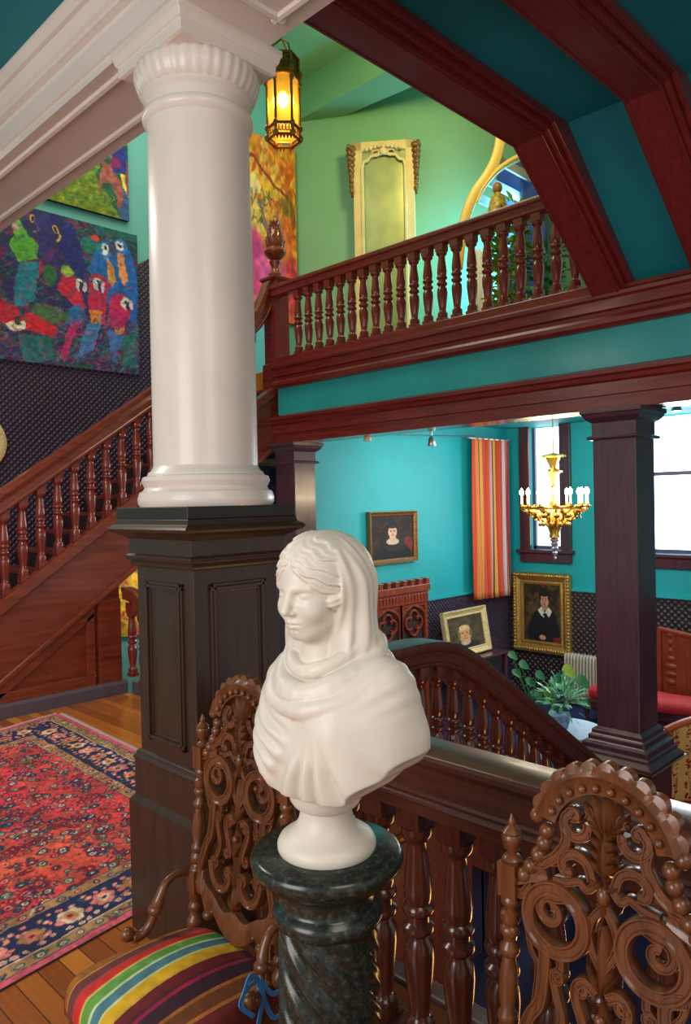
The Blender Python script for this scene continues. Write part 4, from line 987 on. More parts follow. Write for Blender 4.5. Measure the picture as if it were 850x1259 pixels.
    bands = [(-.28, (70, 12, 28)), (-.245, (105, 22, 30)), (-.232, (150, 90, 25)), (-.188, (190, 130, 40)), (-.182, (105, 45, 48)), (-.146, (150, 60, 50)), (-.140, (196, 35, 22)), (-.108, (225, 80, 40)), (-.102, (200, 190, 100)), (-.096, (95, 150, 62)), (-.060, (185, 205, 150)), (-.050, (70, 118, 130)), (-.016, (190, 200, 140)),
             (-.008, (212, 165, 15)), (.030, (200, 150, 40)), (.038, (100, 8, 22)), (.072, (75, 6, 25)), (.084, (150, 12, 60)), (.096, (50, 10, 32)), (.140, (160, 95, 30)), (.150, (110, 55, 20)), (.188, (175, 105, 35)), (.198, (110, 28, 25)), (.245, (130, 40, 60))]
    def cush(u, v):
        a = (u*2-1); b = (v*2-1)
        wd = .248+.030*np.clip(-a, -1, 1); e = (np.abs(a)**5+np.abs(b)**5)**.2; k = np.maximum(np.abs(a), np.abs(b))/np.maximum(e, 1e-6)
        A = a*k; B = b*k
        edge = np.clip((1-np.maximum(np.abs(a), np.abs(b)))/.14, 0, 1)
        z = .375+.060*np.sqrt(1-(1-edge)**2)+.050*(1-A**2)*(1-B**2)
        return (-.245+.235*A, B*wd, z)
    vv, u_ = np.mgrid[0:cv.h, 0:cv.w]; xx, yy, zz = cush(u_/(cv.w-1), 1-vv/(cv.h-1))
    for i, (b0, c) in enumerate(bands): cv.a[-yy >= b0] = c
    cv.a = cv.a*(1+.10*(vnoise(cv.h, cv.w, 22, 5)-.5)*2)[..., None]
    # v goes up: image row 0 -> v=1; keep bands increasing with -y (left of the photo first)
    me = grid_mesh('cushion', cv, lambda u, v: cush(u, v), MAT['vel'])
    co_ = place('cushion', me, t, False)
    return t
ch1 = carved_chair('walnut chair with striped velvet cushion, left of the green marble pedestal', (1.352, 1.787, 0))
def copy_tree(o, parent=None):
    c = o.copy(); C.objects.link(c)
    if parent is not None: c.parent = parent
    for k in list(o.children): copy_tree(k, c)
    return c
ch2 = copy_tree(ch1); ch2.location = (1.352, .655, 0)
ch1['group'] = ch2['group'] = 'carved openwork chairs beside the marble pedestal'
ch2['label'] = 'carved walnut openwork chair back in the lower right corner, right of the bust'
rb = MB()
def ribbon(P, w):
    q = crom(P, 5); rb.sweep(q, (0, 1, 0), [(-w, -.0015), (w, -.0015), (w, .0015), (-w, .0015)])
q0 = at(1, 1.52, 318, 1205)
for P in (((318, 1205), (305, 1215), (296, 1236), (312, 1250)), ((318, 1205), (324, 1225), (318, 1259), (322, 1275)), ((320, 1205), (336, 1222), (352, 1208), (346, 1200)), ((318, 1208), (335, 1250), (352, 1240)), ((318, 1205), (308, 1200), (300, 1222))):
    ribbon([at(1, 1.535-.004*k, px, py) for k, (px, py) in enumerate(P)], .006)
tag(obj('ribbon', rb, MAT['ribbon'], None, None), 'bright blue ribbon tied at the right arm of the striped-cushion chair', 'ribbon')

# ================================================================ rug
cv = Cv(420, 560, (214, 72, 58)); w_, h_ = 2.35, 3.25   # metres: x across, y down
Xm = cv.X*w_; Ym = cv.Y*h_; dd = np.minimum(np.minimum(Xm, w_-Xm), np.minimum(Ym, h_-Ym))
n1 = vnoise(cv.h, cv.w, 7, 2); n2 = vnoise(cv.h, cv.w, 26, 4)
cv.a = np.array([226., 92, 62])*(1-n1[..., None])+np.array([200., 48, 66])*n1[..., None]
r = random.Random(11)
def flower(x, y, s, cols):
    rx, ry = s/w_, s/h_
    cv.ell(x/w_, y/h_, rx, ry, cols[0], soft=.3)
    for k in range(6):
        a = k*PI/3; cv.ell((x+s*.85*math.cos(a))/w_, (y+s*.75*math.sin(a))/h_, rx*.42, ry*.42, cols[0], soft=.3)
    cv.ell(x/w_, y/h_, rx*.62, ry*.62, cols[1], soft=.3); cv.ell(x/w_, y/h_, rx*.28, ry*.28, cols[2], soft=.3)
NV, RD, CRM, GLD, GRN, PK = (28, 36, 78), (140, 20, 38), (214, 186, 150), (176, 128, 70), (50, 84, 80), (222, 120, 110)
for k in range(1150):
    x, y = r.uniform(.45, w_-.45), r.uniform(.45, h_-.45)
    flower(x, y, r.uniform(.012, .032), r.choice([(NV, CRM, RD), (RD, PK, RD), (RD, RD, PK), (GRN, CRM, NV), (RD, NV, CRM), (NV, GRN, CRM)]))
    if k % 2 == 0:
        a = r.uniform(0, PI*2); q = [(x+.0, y), (x+.05*math.cos(a), y+.05*math.sin(a)), (x+.08*math.cos(a+.6), y+.08*math.sin(a+.6))]
        cv.line([(u/w_, v/h_) for u, v in q], .0016, r.choice([GRN, NV, GLD]), .8)
    for _ in range(2): u, v = x+r.uniform(-.06, .06), y+r.uniform(-.06, .06); cv.ell(u/w_, v/h_, .006/w_, .009/h_, r.choice([NV, GRN, RD]), r.random()*3)
def bandfill(a, b, c): m_ = (dd >= a) & (dd < b); cv.a[m_] = c
bandfill(.445, .452, NV); bandfill(.375, .445, (168, 124, 84)); bandfill(.368, .375, NV); bandfill(.13, .368, NV); bandfill(.122, .13, CRM); bandfill(.052, .122, (160, 118, 80)); bandfill(.045, .052, NV); bandfill(0, .045, (196, 84, 100))
for _ in range(900):
    x, y = r.uniform(0, w_), r.uniform(0, h_); q = min(x, w_-x, y, h_-y)
    if .052 < q < .122 or .375 < q < .445:
        a = r.uniform(0, PI); cv.line([(x/w_, y/h_), ((x+.03*math.cos(a))/w_, (y+.03*math.sin(a))/h_)], .0028, r.choice([NV, (60, 80, 90), RD, CRM]), .85)
    elif .14 < q < .36: cv.line([(x/w_, y/h_), ((x+.04*math.cos(x*9))/w_, (y+.04*math.sin(x*9))/h_)], .0024, r.choice([(70, 90, 130), PK, (60, 80, 90)]), .8)
def border(d, step, s, cs, jit=.0):
    per = []
    x = d
    while x < w_-d: per += [(x, d), (x, h_-d)]; x += step
    y = d+step
    while y < h_-d: per += [(d, y), (w_-d, y)]; y += step
    for i, (x, y) in enumerate(per): flower(x+r.uniform(-jit, jit), y+r.uniform(-jit, jit), s*r.uniform(.8, 1.25), cs[i % len(cs)])
border(.25, .17, .046, [(GLD, PK, RD), (PK, CRM, NV), (CRM, GLD, RD)], .01)
border(.165, .055, .013, [(PK, PK, CRM), (CRM, PK, PK)], .014); border(.325, .055, .013, [(PK, CRM, PK), (GRN, PK, CRM), (PK, PK, PK)], .012); border(.21, .05, .012, [(PK, PK, CRM)], .03); border(.29, .05, .012, [(PK, CRM, CRM)], .03)
border(.410, .09, .020, [(NV, PK, CRM), (RD, CRM, NV), (GRN, PK, NV)], .004); border(.087, .09, .020, [(NV, PK, CRM), (GRN, CRM, RD)], .004)
cv.warp(.004, 40, 3); cv.a *= (.86+.28*n2)[..., None]; cv.grain(.16, 150)
ca, sa = math.cos(math.radians(7)), math.sin(math.radians(7))
rc = Vector((2.74, 6.17))    # far right corner
RUGC = ((2.74, 6.17), (2.62, 3.04), (.30, 2.69), (.35, 5.66))
def rugf(u, v):
    B = [np.array(p) for p in RUGC]; x = np.zeros(u.shape); out = []
    for k in range(2): out.append((B[3][k]*(1-u)+B[0][k]*u)*v+(B[2][k]*(1-u)+B[1][k]*u)*(1-v))
    return out[0]-1.5, out[1]-4.4, .010+0*u
t = thing('rug', 'large red oriental rug with navy floral border on the wooden floor', 'rug', (1.5, 4.4, 0))
place('pile', grid_mesh('pile', cv, rugf, MAT['rug']), t, False)
obj('underside', MB().prism([(a, b_) for a, b_ in RUGC], 'z', .001, .0095), MAT['rug'] if False else MAT['canvas_edge'], t, None)
m = MB()
for k in range(260):
    f = k/260; x = RUGC[3][0]+(RUGC[0][0]-RUGC[3][0])*f; y = RUGC[3][1]+(RUGC[0][1]-RUGC[3][1])*f
    m.box(x, x+.006, y-.003, y+.04+.012*math.sin(k*2.1), .002, .007)
for k in range(330):
    f = k/330; x = RUGC[1][0]+(RUGC[0][0]-RUGC[1][0])*f; y = RUGC[1][1]+(RUGC[0][1]-RUGC[1][1])*f
    m.box(x, x+.035+.008*math.sin(k*1.7), y, y+.006, .002, .007)
o = obj('fringe', m, plain('pale_fringe', (.62, .48, .52), .9), t, None); tag(o, kind='stuff')
# ================================================================ pictures
def picture(name_label, cat, c, right, up, w, h, cv, fw, fmat, fprof, label_kw=None, group=None, depth=.03):
    """c: bottom-left corner of the canvas; right/up unit vectors; the sheet faces right x up"""
    c, right, up = Vector(c), Vector(right).normalized(), Vector(up).normalized(); nrm = right.cross(up)
    base = c+right*w/2-up*fw
    t = thing(name_label[0], name_label[1], cat, base, 0, group)
    def fn(u, v):
        return tuple(c[k]+right[k]*w*u+up[k]*h*v+nrm[k]*.004-base[k] for k in range(3))
    place('canvas', grid_mesh('canvas', cv, fn, MAT['paint']), t, False)
    if fw > 0:
        m = MB(); cor = [(0, 0, -1, -1), (w, 0, 1, -1), (w, h, 1, 1), (0, h, -1, 1)]; V = []
        for (x, y, sx, sy) in cor:
            for (o_, d_) in fprof: V.append(c+right*(x+sx*o_*fw)+up*(y+sy*o_*fw)+nrm*(d_))
        n = len(fprof); Fs = []
        for k in range(4):
            k2 = (k+1) % 4
            for j in range(n): j2 = (j+1) % n; Fs.append((k*n+j, k2*n+j, k2*n+j2, k*n+j2))
        m.add(V, Fs); obj('frame', m, fmat, t, None)
    else:
        m = MB(); m.obox(c-nrm*depth, right*w, up*h, nrm*depth); obj('stretcher', m, MAT['canvas_edge'], t, None)
    return t
FP = [(0, -.002), (0, .018), (.15, .022), (.25, .012), (.6, .026), (.8, .045), (.95, .045), (1, .03), (1, -.02)]
FPo = [(0, -.002), (0, .016), (.10, .018), (.16, .030), (.26, .022), (.34, .024), (.42, .040), (.60, .052), (.70, .046), (.78, .060), (.92, .062), (1, .04), (1, -.02)]
XR = (1, 0, 0); ZU = (0, 0, 1)       # on walls facing -y, right = +x
def Wp(px, py): p = at(1, WY-.04, px, py); return p.x, p.z

# parrots
x1, zt = Wp(168, 290); _, zb_ = Wp(169.4, 461); x0 = 2.2; W_ = x1-x0; H_ = zt-zb_
cv = Cv(420, 240, (44, 46, 100))
def U(px, py): x, z = Wp(px, py); return ((x-x0)/W_, (zt-z)/H_)
cv.strokes(900, [(30, 40, 120), (60, 40, 110), (20, 90, 90), (110, 30, 90), (20, 70, 60), (40, 110, 120), (140, 30, 80)], .05, .006, 3)
cv.strokes(300, [(20, 110, 90), (30, 130, 130), (90, 50, 120), (180, 40, 90), (60, 90, 60)], .06, .006, 4, (0, .62, 1, 1), None)
cv.strokes(160, [(20, 100, 80), (10, 70, 60), (150, 40, 60)], .07, .007, 6, (.6, 0, 1, .3))
def PE(px, py, rx, ry, c, ang=0, al=1, soft=.2):
    u, v = U(px, py); u2, _ = U(px+rx, py); _, v2 = U(px, py+ry); cv.ell(u, v, abs(u2-u), abs(v2-v), c, ang, al, soft)
def PP(pts, c, al=1): cv.poly([U(*p) for p in pts], c, al)
PP([(60, 262), (90, 275), (105, 330), (100, 345), (70, 300)], (34, 36, 120)); PP([(10, 300), (25, 275), (45, 300), (46, 318), (20, 322)], (90, 170, 60)); PE(20, 278, 6, 12, (110, 185, 70)); PE(19, 280, 4, 4, (220, 140, 190))
PP([(62, 300), (70, 308), (40, 350), (28, 350)], (190, 40, 90)); PP([(25, 320), (48, 322), (40, 370), (18, 378), (15, 350)], (30, 130, 160))
for q in ((40, 270), (67, 281)): PE(q[0], q[1], 4, 5, (225, 170, 60)); PE(q[0], q[1], 2, 3, (50, 30, 90)); PE(q[0]+3, q[1]+10, 3.5, 6, (225, 180, 90)); PE(q[0]+1.5, q[1]+9, 2.5, 5, (44, 40, 110))
# blue and gold pair
PP([(118, 300), (128, 296), (150, 296), (160, 312), (168, 345), (168, 400), (135, 380), (108, 330)], (30, 100, 190)); PE(128, 308, 7, 10, (50, 130, 210)); PE(147, 303, 8, 9, (50, 130, 210))
for q in ((128, 306), (146, 302)): PE(q[0], q[1], 4.5, 6, (236, 232, 225)); PE(q[0]+.5, q[1]-.5, 1.8, 2.4, (20, 20, 30))
PP([(130, 316), (138, 325), (142, 345), (136, 352), (132, 345)], (235, 150, 60)); PP([(143, 312), (152, 312), (156, 345), (150, 352), (146, 340)], (245, 150, 90)); PE(137, 305, 5, 10, (70, 70, 110))
# three red macaws
PE(85, 352, 13, 15, (205, 30, 70)); PP([(70, 356), (98, 345), (104, 378), (100, 384)], (210, 35, 70)); PE(121, 350, 12, 14, (205, 30, 75)); PP([(108, 350), (130, 350), (128, 400), (108, 395)], (200, 30, 80)); PE(147, 375, 14, 14, (210, 35, 100)); PP([(134, 378), (160, 385), (150, 405), (130, 400)], (195, 30, 100))
for q in ((97, 350), (119, 349), (154, 373)): PE(q[0], q[1], 6, 8, (240, 225, 220)); PE(q[0]+3, q[1]+3, 3.5, 6, (45, 50, 90)); PE(q[0]+6.5, q[1]+3, 2.5, 6, (225, 190, 220)); PE(q[0], q[1]-3, 1.5, 1.8, (30, 20, 30))
PP([(107, 380), (125, 380), (122, 396), (110, 398)], (240, 140, 60)); PP([(140, 405), (152, 400), (146, 420), (141, 415)], (240, 150, 50)); PP([(105, 398), (124, 396), (112, 430), (92, 442)], (70, 130, 200)); PP([(132, 405), (152, 412), (138, 445), (134, 430)], (60, 120, 200)); PP([(84, 400), (100, 388), (78, 445), (72, 440)], (200, 40, 110))
PP([(108, 262), (168, 290), (168, 300), (120, 285)], (20, 110, 90), .7); PE(110, 300, 12, 10, (30, 130, 110), .3, .8); PE(115, 292, 5, 3, (225, 60, 60)); PP([(40, 268), (60, 262), (75, 330), (52, 325)], (44, 44, 130), .7)
PP([(20, 410), (60, 412), (68, 440), (30, 448)], (30, 130, 130), .7); PP([(84, 378), (100, 372), (106, 392), (76, 400)], (40, 120, 190), .8); PP([(150, 415), (168, 400), (168, 455), (150, 450)], (20, 130, 110), .7)
# lower left macaws and lime ones
PE(18, 395, 14, 10, (235, 225, 200)); PP([(0, 365), (22, 380), (30, 392), (6, 398), (0, 395)], (205, 30, 60)); PE(22, 393, 4, 6, (60, 60, 80)); PP([(30, 382), (60, 390), (72, 405), (64, 412), (32, 404)], (220, 35, 60)); PE(82, 333, 8, 7, (165, 195, 70)); PE(60, 338, 9, 13, (50, 110, 70)); PE(60, 385, 22, 10, (80, 120, 70), .2, .8)
for (bx, cs) in (((.0, 0, .5, .6), [(60, 60, 150), (90, 40, 120), (40, 120, 150), (30, 90, 80)]), ((.3, .35, 1, 1), [(220, 50, 90), (240, 90, 60), (60, 110, 190), (230, 60, 120)]), ((.6, 0, 1, .5), [(60, 140, 210), (30, 60, 130), (30, 110, 100)]), ((0, .55, .45, .9), [(220, 50, 60), (190, 40, 80), (90, 130, 80), (60, 60, 100)])):
    cv.strokes(220, cs, .028, .0028, len(cs)+int(bx[0]*10), bx, None, .45)
cv.strokes(260, [(60, 150, 160), (200, 60, 120), (60, 60, 150), (150, 80, 160), (20, 110, 90)], .03, .003, 9, (.55, .6, 1, 1), 1.9, .6)
cv.warp(.006, 26, 3); cv.warp(.0022, 70, 9); cv.grain(.16, 60)
picture(('painting', 'wide colourful parrot painting on the dark wallcovering above the stairs'), 'painting', (x0, WY-.045, zb_), XR, ZU, W_, H_, cv, 0, None, None, depth=.04)
# field painting above it
x1, z0_ = Wp(158.5, 272.5); zt = z0_+1.45; x0 = x1-2.1; W_ = 2.1; H_ = 1.45
cv = Cv(240, 170, (110, 130, 30))
cv.strokes(900, [(150, 160, 40), (90, 120, 40), (60, 110, 60), (190, 180, 60), (40, 90, 50)], .02, .004, 5)
PP([(130, 180), (160, 180), (160, 272), (145, 262), (115, 215)], (30, 90, 70)); cv.strokes(200, [(30, 110, 80), (120, 160, 60)], .02, .004, 8, (.6, .3, .95, .95))
PP([(146, 225), (160, 232), (160, 280), (147, 270)], (60, 90, 150)); PP([(124, 200), (136, 203), (148, 225), (152, 250), (146, 258), (142, 240), (134, 222), (126, 222), (121, 236), (121, 225)], (165, 90, 85)); PP([(132, 185), (150, 180), (160, 205), (160, 217), (140, 212)], (30, 50, 140)); PP([(132, 196), (142, 190), (146, 205), (136, 206)], (130, 30, 110))
PP([(146, 214), (160, 216), (160, 245), (154, 240)], (235, 205, 70)); PP([(152, 196), (156, 200), (158, 240), (153, 240)], (150, 70, 90)); cv.warp(.012, 20, 4); cv.grain(.2, 50)
picture(('painting', 'painting of a pink animal in a yellow-green field, hung above the parrot painting'), 'painting', (x0, WY-.045, z0_), XR, ZU, W_, H_, cv, 0, None, None, depth=.04)
# tall orange painting
x1, zt = Wp(362, 185); x0 = x1-1.25; H_ = 2.35; z0_ = zt-H_; W_ = 1.25
cv = Cv(170, 280, (226, 140, 40)); cv.strokes(500, [(235, 160, 40), (215, 110, 40), (240, 190, 80), (200, 90, 30)], .08, .015, 5, (0, 0, 1, .65))
PE(309, 225, 9, 13, (240, 200, 120)); PE(307, 232, 6, 9, (245, 205, 150)); PE(335, 232, 14, 12, (240, 175, 50)); PE(315, 265, 12, 22, (238, 190, 90)); PE(352, 255, 8, 12, (150, 120, 30))
cv.line([U(300, 180), U(352, 245)], .012, (150, 60, 40)); cv.line([U(318, 245), U(330, 285)], .014, (120, 100, 110)); cv.strokes(60, [(110, 90, 80), (160, 90, 40), (90, 100, 40)], .07, .009, 7, (.3, .2, 1, .6))
cv.strokes(260, [(215, 50, 130), (230, 90, 130), (200, 40, 110), (235, 80, 60), (240, 120, 60)], .12, .03, 8, (0, .62, 1, 1)); PE(310, 305, 14, 26, (205, 45, 140), 0, .8, .5); PE(352, 300, 9, 24, (235, 110, 50), 0, .8, .5); PE(330, 330, 20, 16, (230, 90, 150), 0, .8, .5); cv.warp(.03, 14, 4); cv.grain(.16, 30)
picture(('painting', 'tall orange and magenta abstract painting behind the gallery newel post'), 'painting', (x0, WY-.045, z0_), XR, ZU, W_, H_, cv, 0, None, None, depth=.04)
# yellow picture under the stairs, purple one in a gilt frame, oval frame at the left edge
cv = Cv(120, 120, (225, 190, 40)); cv.strokes(300, [(230, 150, 50), (240, 210, 80), (210, 70, 70), (120, 150, 60)], .06, .02, 2); cv.grain(.15, 20)
picture(('painting', 'yellow and red painting glimpsed under the stairs left of the column pedestal'), 'painting', (3.95, WY-.04, .30), XR, ZU, .85, .85, cv, 0, None, None)
cv = Cv(140, 120, (110, 95, 150)); cv.strokes(200, [(120, 100, 160), (150, 110, 160), (90, 90, 150)], .2, .04, 2); cv.ell(.35, .9, .28, .30, (205, 140, 120)); cv.grain(.15, 12)
p0 = at(1, WY-.04, 300, 625)
picture(('painting', 'violet painting in a bright gilt frame between the column base and the square pillar'), 'painting', (5.55, WY-.05, 1.45), XR, ZU, 1.1, .78, cv, .10, MAT['goldp'], FP)
m = MB(); cx_, cz_ = 2.62, 2.39
ring = [(cx_+.24*math.cos(2*PI*k/40), WY-.05, cz_+.24*math.sin(2*PI*k/40)) for k in range(40)]
t = thing('round_picture', 'round gilt frame cut off by the left edge, over the stair handrail', 'picture', (cx_, WY-.05, cz_-.28))
obj('frame', MB().sweep(ring, (0, 1, 0), rprof(.10, .05, 10, .8), closed=True), MAT['goldp'], t)
obj('picture', MB().prism([(p[0], p[2]) for p in ring], 'y', WY-.04, WY-.03), plain('umber_picture', (.10, .05, .03), .5), t, None)

# lower room portraits
def Lp(px, py): p = at(1, LY-.05, px, py); return p.x, p.z
def portrait_lady():
    cv = Cv(130, 160, (38, 26, 20)); cv.strokes(150, [(50, 34, 24), (30, 22, 18), (60, 40, 26)], .15, .04, 3)
    cv.ell(.86, .70, .12, .20, (120, 36, 24)); cv.ell(.52, .98, .44, .36, (20, 18, 22)); cv.ell(.52, .66, .26, .17, (40, 36, 40)); cv.ell(.50, .34, .155, .20, (24, 22, 26)); cv.ell(.51, .52, .19, .12, (44, 38, 42))
    cv.ell(.50, .60, .15, .075, (214, 190, 160)); cv.ell(.50, .53, .08, .08, (214, 176, 148)); cv.ell(.50, .38, .105, .135, (228, 180, 148)); cv.ell(.50, .265, .09, .035, (52, 40, 34))
    for e in (-.042, .042): cv.ell(.50+e, .365, .020, .012, (66, 40, 34)); cv.ell(.50+e, .345, .026, .006, (90, 60, 48))
    cv.ell(.50, .41, .014, .028, (200, 140, 112)); cv.ell(.50, .455, .034, .010, (170, 80, 72)); cv.grain(.10, 40); return cv
a = Lp(456, 692); b = Lp(509, 630); fw = .07
picture(('portrait_painting', 'portrait of a woman in a dark hood and pale collar on the turquoise wall'), 'painting', (a[0]+fw*.5, LY-.03, a[1]+.02), XR, ZU, b[0]-a[0]-fw*.6, b[1]-a[1]-.05, portrait_lady(), .055, MAT['goldd'], FP)
# leaning small portrait
cv = Cv(100, 100, (80, 66, 40)); cv.strokes(80, [(90, 74, 44), (64, 52, 34)], .2, .05, 3); cv.ell(.45, 1.05, .42, .30, (40, 34, 30)); cv.ell(.46, .80, .14, .10, (190, 180, 160)); cv.ell(.46, .55, .19, .27, (212, 154, 100)); cv.ell(.30, .55, .04, .10, (120, 104, 84)); cv.ell(.62, .55, .04, .10, (120, 104, 84)); cv.ell(.46, .36, .15, .08, (226, 184, 130))
for e in (-.07, .07): cv.ell(.46+e, .52, .03, .018, (90, 56, 40))
cv.ell(.46, .60, .025, .05, (190, 120, 80)); cv.ell(.46, .69, .06, .015, (160, 84, 64)); cv.grain(.12, 20)
a = at(1, 5.95, 551, 800); b = at(1, 5.95, 594, 751); zc = -.36
picture(('portrait_painting', 'small portrait of a bald man in a pale gilt frame leaning beside the gothic cabinet'), 'painting', (a.x+.02, 5.92, zc+.10), (1, .0, 0), (0, .16, .98), b.x-a.x-.03, b.z-zc-.12, cv, .095, MAT['goldp'], FP)
t = thing('console_table', 'low dark console table under the leaning small portrait', 'table', ((a.x+b.x)/2, 5.95, FL))
obj('top', MB().box(a.x-.25, b.x+.25, 5.68, 6.18, zc-.04, zc-.005), MAT['post'], t, None, bevel=.008)
for xx in (a.x-.2, b.x+.2):
    for yy in (5.74, 6.12): obj('leg', MB().sq([(.028, FL), (.022, FL+.1), (.03, zc-.1), (.03, zc-.04)], (xx, yy, 0)), MAT['post'], t, None, bevel=.004)
# portrait of the man on the right wall (faces -x): right = -y
def Rp(px, py): p = at(0, LX-.05, px, py); return p.y, p.z
ya, zt = Rp(632, 703); yb, _ = Rp(702, 705); _, zb_ = Rp(632, 796)
cv = Cv(150, 190, (52, 38, 24)); cv.strokes(150, [(70, 54, 30), (40, 30, 22), (90, 70, 40)], .15, .04, 3); cv.ell(.22, .42, .16, .10, (110, 86, 50), al=.7, soft=.6)
cv.ell(.55, .90, .44, .46, (22, 22, 30)); cv.ell(.58, .56, .30, .14, (24, 24, 32)); cv.ell(.57, .17, .155, .11, (30, 22, 20)); cv.ell(.57, .28, .115, .135, (220, 156, 126)); cv.ell(.57, .40, .065, .06, (205, 150, 120)); cv.ell(.57, .16, .135, .055, (34, 24, 20)); cv.ell(.45, .22, .03, .07, (34, 24, 20)); cv.ell(.69, .22, .03, .07, (34, 24, 20))
cv.poly([(.38, .46), (.49, .39), (.57, .50), (.67, .39), (.77, .46), (.69, .57), (.60, .51), (.55, .58), (.48, .55)], (240, 232, 220)); cv.ell(.58, .53, .055, .03, (20, 18, 22)); cv.line([(.58, .54), (.55, .66)], .014, (18, 16, 20))
for e in (-.042, .042): cv.ell(.57+e, .265, .019, .011, (60, 34, 30)); cv.ell(.57+e, .243, .025, .005, (50, 34, 28))
cv.ell(.57, .30, .013, .028, (190, 120, 95)); cv.ell(.57, .348, .032, .009, (165, 70, 64)); cv.ell(.50, .93, .09, .045, (210, 155, 122)); cv.ell(.90, .95, .12, .05, (130, 40, 30)); cv.grain(.12, 40)
fw = .17
tp = picture(('portrait_painting', 'large portrait of a man in black with a white collar in a broad gilt frame'), 'painting', (LX-.045, ya-fw, zb_+fw*.9), (0, -1, 0), ZU, ya-yb-2*fw, zt-zb_-1.85*fw, cv, fw, MAT['gold'], FPo)
m = MB(); c_y, c_z = (ya+yb)/2, (zt+zb_)/2
for k in range(22):
    f = (k+.5)/22
    for z in (zb_+.03, zt-.03): m.ball((LX-.10, ya-(ya-yb)*f, z), (.020, .026, .028), 8, 6)
for k in range(24):
    f = (k+.5)/24
    for y in (ya-.03, yb+.03): m.ball((LX-.10, y, zb_+(zt-zb_)*f), (.020, .028, .024), 8, 6)
obj('frame_ornament', m, MAT['gold'], tp, 'all')

# ================================================================ gothic cabinet
a = at(1, 5.80, 526, 720); xr = a.x; xl = xr-1.5; zt = at(1, 5.80, 500, 727).z; y0_, y1_ = 5.80, 6.18
t = thing('gothic_cabinet', 'red-brown carved gothic cabinet with a battlemented top behind the bust', 'cabinet', ((xl+xr)/2, 5.98, FL))
obj('body', MB().box(xl+.03, xr-.03, y0_+.03, y1_, FL, zt), MAT['cab'], t, None, bevel=.006)
m = MB(); m.box(xl-.02, xr+.02, y0_-.03, y1_, zt-.02, zt+.06); m.box(xl, xr, y0_-.01, y1_, zt-.16, zt-.02)
n = 11
for k in range(n):
    x = xl+.0+(xr-xl-.06)*k/(n-1); m.box(x, x+.065, y0_-.03, y0_+.05, zt+.06, zt+.12); m.box(x-.008, x+.073, y0_-.038, y0_+.058, zt+.118, zt+.132)
for k in range(26):
    x = xl+.02+(xr-xl-.06)*k/25; m.box(x, x+.025, y0_-.02, y0_, zt-.12, zt-.05)
obj('cornice', m, MAT['cab'], t, None, bevel=.004)
m = MB()
for q in range(3):
    X0 = xl+.03+(xr-xl-.06)*q/3; X1 = xl+.03+(xr-xl-.06)*(q+1)/3; cx_ = (X0+X1)/2; r_ = (X1-X0)/2
    m.box(X0-.02, X0+.03, y0_, y0_+.05, FL, zt-.16); m.box(X1-.03, X1+.02, y0_, y0_+.05, FL, zt-.16)
    m.box(X0, X1, y0_+.005, y0_+.05, zt-.20, zt-.16); m.box(X0, X1, y0_+.005, y0_+.05, zt-.66, zt-.61)
    zc_ = zt-.40; rr = .080
    for (dx, dz) in ((rr, 0), (-rr, 0), (0, rr*.95), (0, -rr*.95)):
        pts = [(cx_+dx+rr*.95*math.cos(2*PI*k/24), y0_+.012, zc_+dz+rr*.95*math.sin(2*PI*k/24)) for k in range(24)]
        a0 = math.atan2(dz, dx); pts = [(cx_+dx+rr*.95*math.cos(a0-2.1+4.2*k/20), y0_+.012, zc_+dz+rr*.95*math.sin(a0-2.1+4.2*k/20)) for k in range(21)]
        m.sweep(pts, (0, 1, 0), rprof(.026, .035, 8, .6))
    for s_ in (1, -1):
        m.sweep(crom([(cx_+s_*r_*.92, y0_+.015, zt-.60), (cx_+s_*r_*.92, y0_+.015, zt-.34), (cx_+s_*r_*.6, y0_+.015, zt-.24), (cx_, y0_+.015, zt-.185)], 6), (0, 1, 0), rprof(.03, .03, 8, .6))
    m.prism([(cx_-r_+.03, zt-.20), (cx_-r_+.03, zt-.33), (cx_-.05, zt-.20)], 'y', y0_+.02, y0_+.045); m.prism([(cx_+r_-.03, zt-.20), (cx_+r_-.03, zt-.33), (cx_+.05, zt-.20)], 'y', y0_+.02, y0_+.045)
obj('tracery', m, MAT['cab'], t, 40)
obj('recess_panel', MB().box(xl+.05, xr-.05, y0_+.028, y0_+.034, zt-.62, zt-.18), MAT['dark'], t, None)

# ================================================================ curtain, wires and spots in the lower room
xa, xb = at(1, 6.10, 583, 640).x, at(1, 6.10, 627, 640).x; zt = at(1, 6.1, 600, 539).z; zb_ = at(1, 6.1, 600, 735).z
NU, NV_ = 90, 24; me = bpy.data.meshes.new('curtain'); V = []; Fs = []; uvs = []
for j in range(NV_+1):
    v = j/NV_
    for i in range(NU+1):
        u = i/NU; fold = .045*math.sin(u*2*PI*6.5+.5*math.sin(v*3))*(.55+.45*(1-v)); V.append((xa+(xb-xa)*(u*(1-.03*math.sin(v*PI))), 6.10+fold, zb_+(zt-zb_)*v-(.02*u if v < .5 else 0))); uvs.append((u, v))
for j in range(NV_):
    for i in range(NU): Fs.append((j*(NU+1)+i, j*(NU+1)+i+1, (j+1)*(NU+1)+i+1, (j+1)*(NU+1)+i))
t = thing('curtain', 'orange, white and yellow striped curtain hanging in the corner of the lower room', 'curtain', ((xa+xb)/2, 6.1, zb_))
me.from_pydata([tuple(Vector(p)-Vector(((xa+xb)/2, 6.1, zb_))) for p in V], [], Fs); uvl = me.uv_layers.new(name='UVMap')
for l in me.loops: uvl.data[l.index].uv = uvs[l.vertex_index]
me.materials.append(MAT['curtain']); me.polygons.foreach_set('use_smooth', [True]*len(me.polygons))
c_ = place('fabric', me, t, False); sm = c_.modifiers.new('thick', 'SOLIDIFY'); sm.thickness = .006
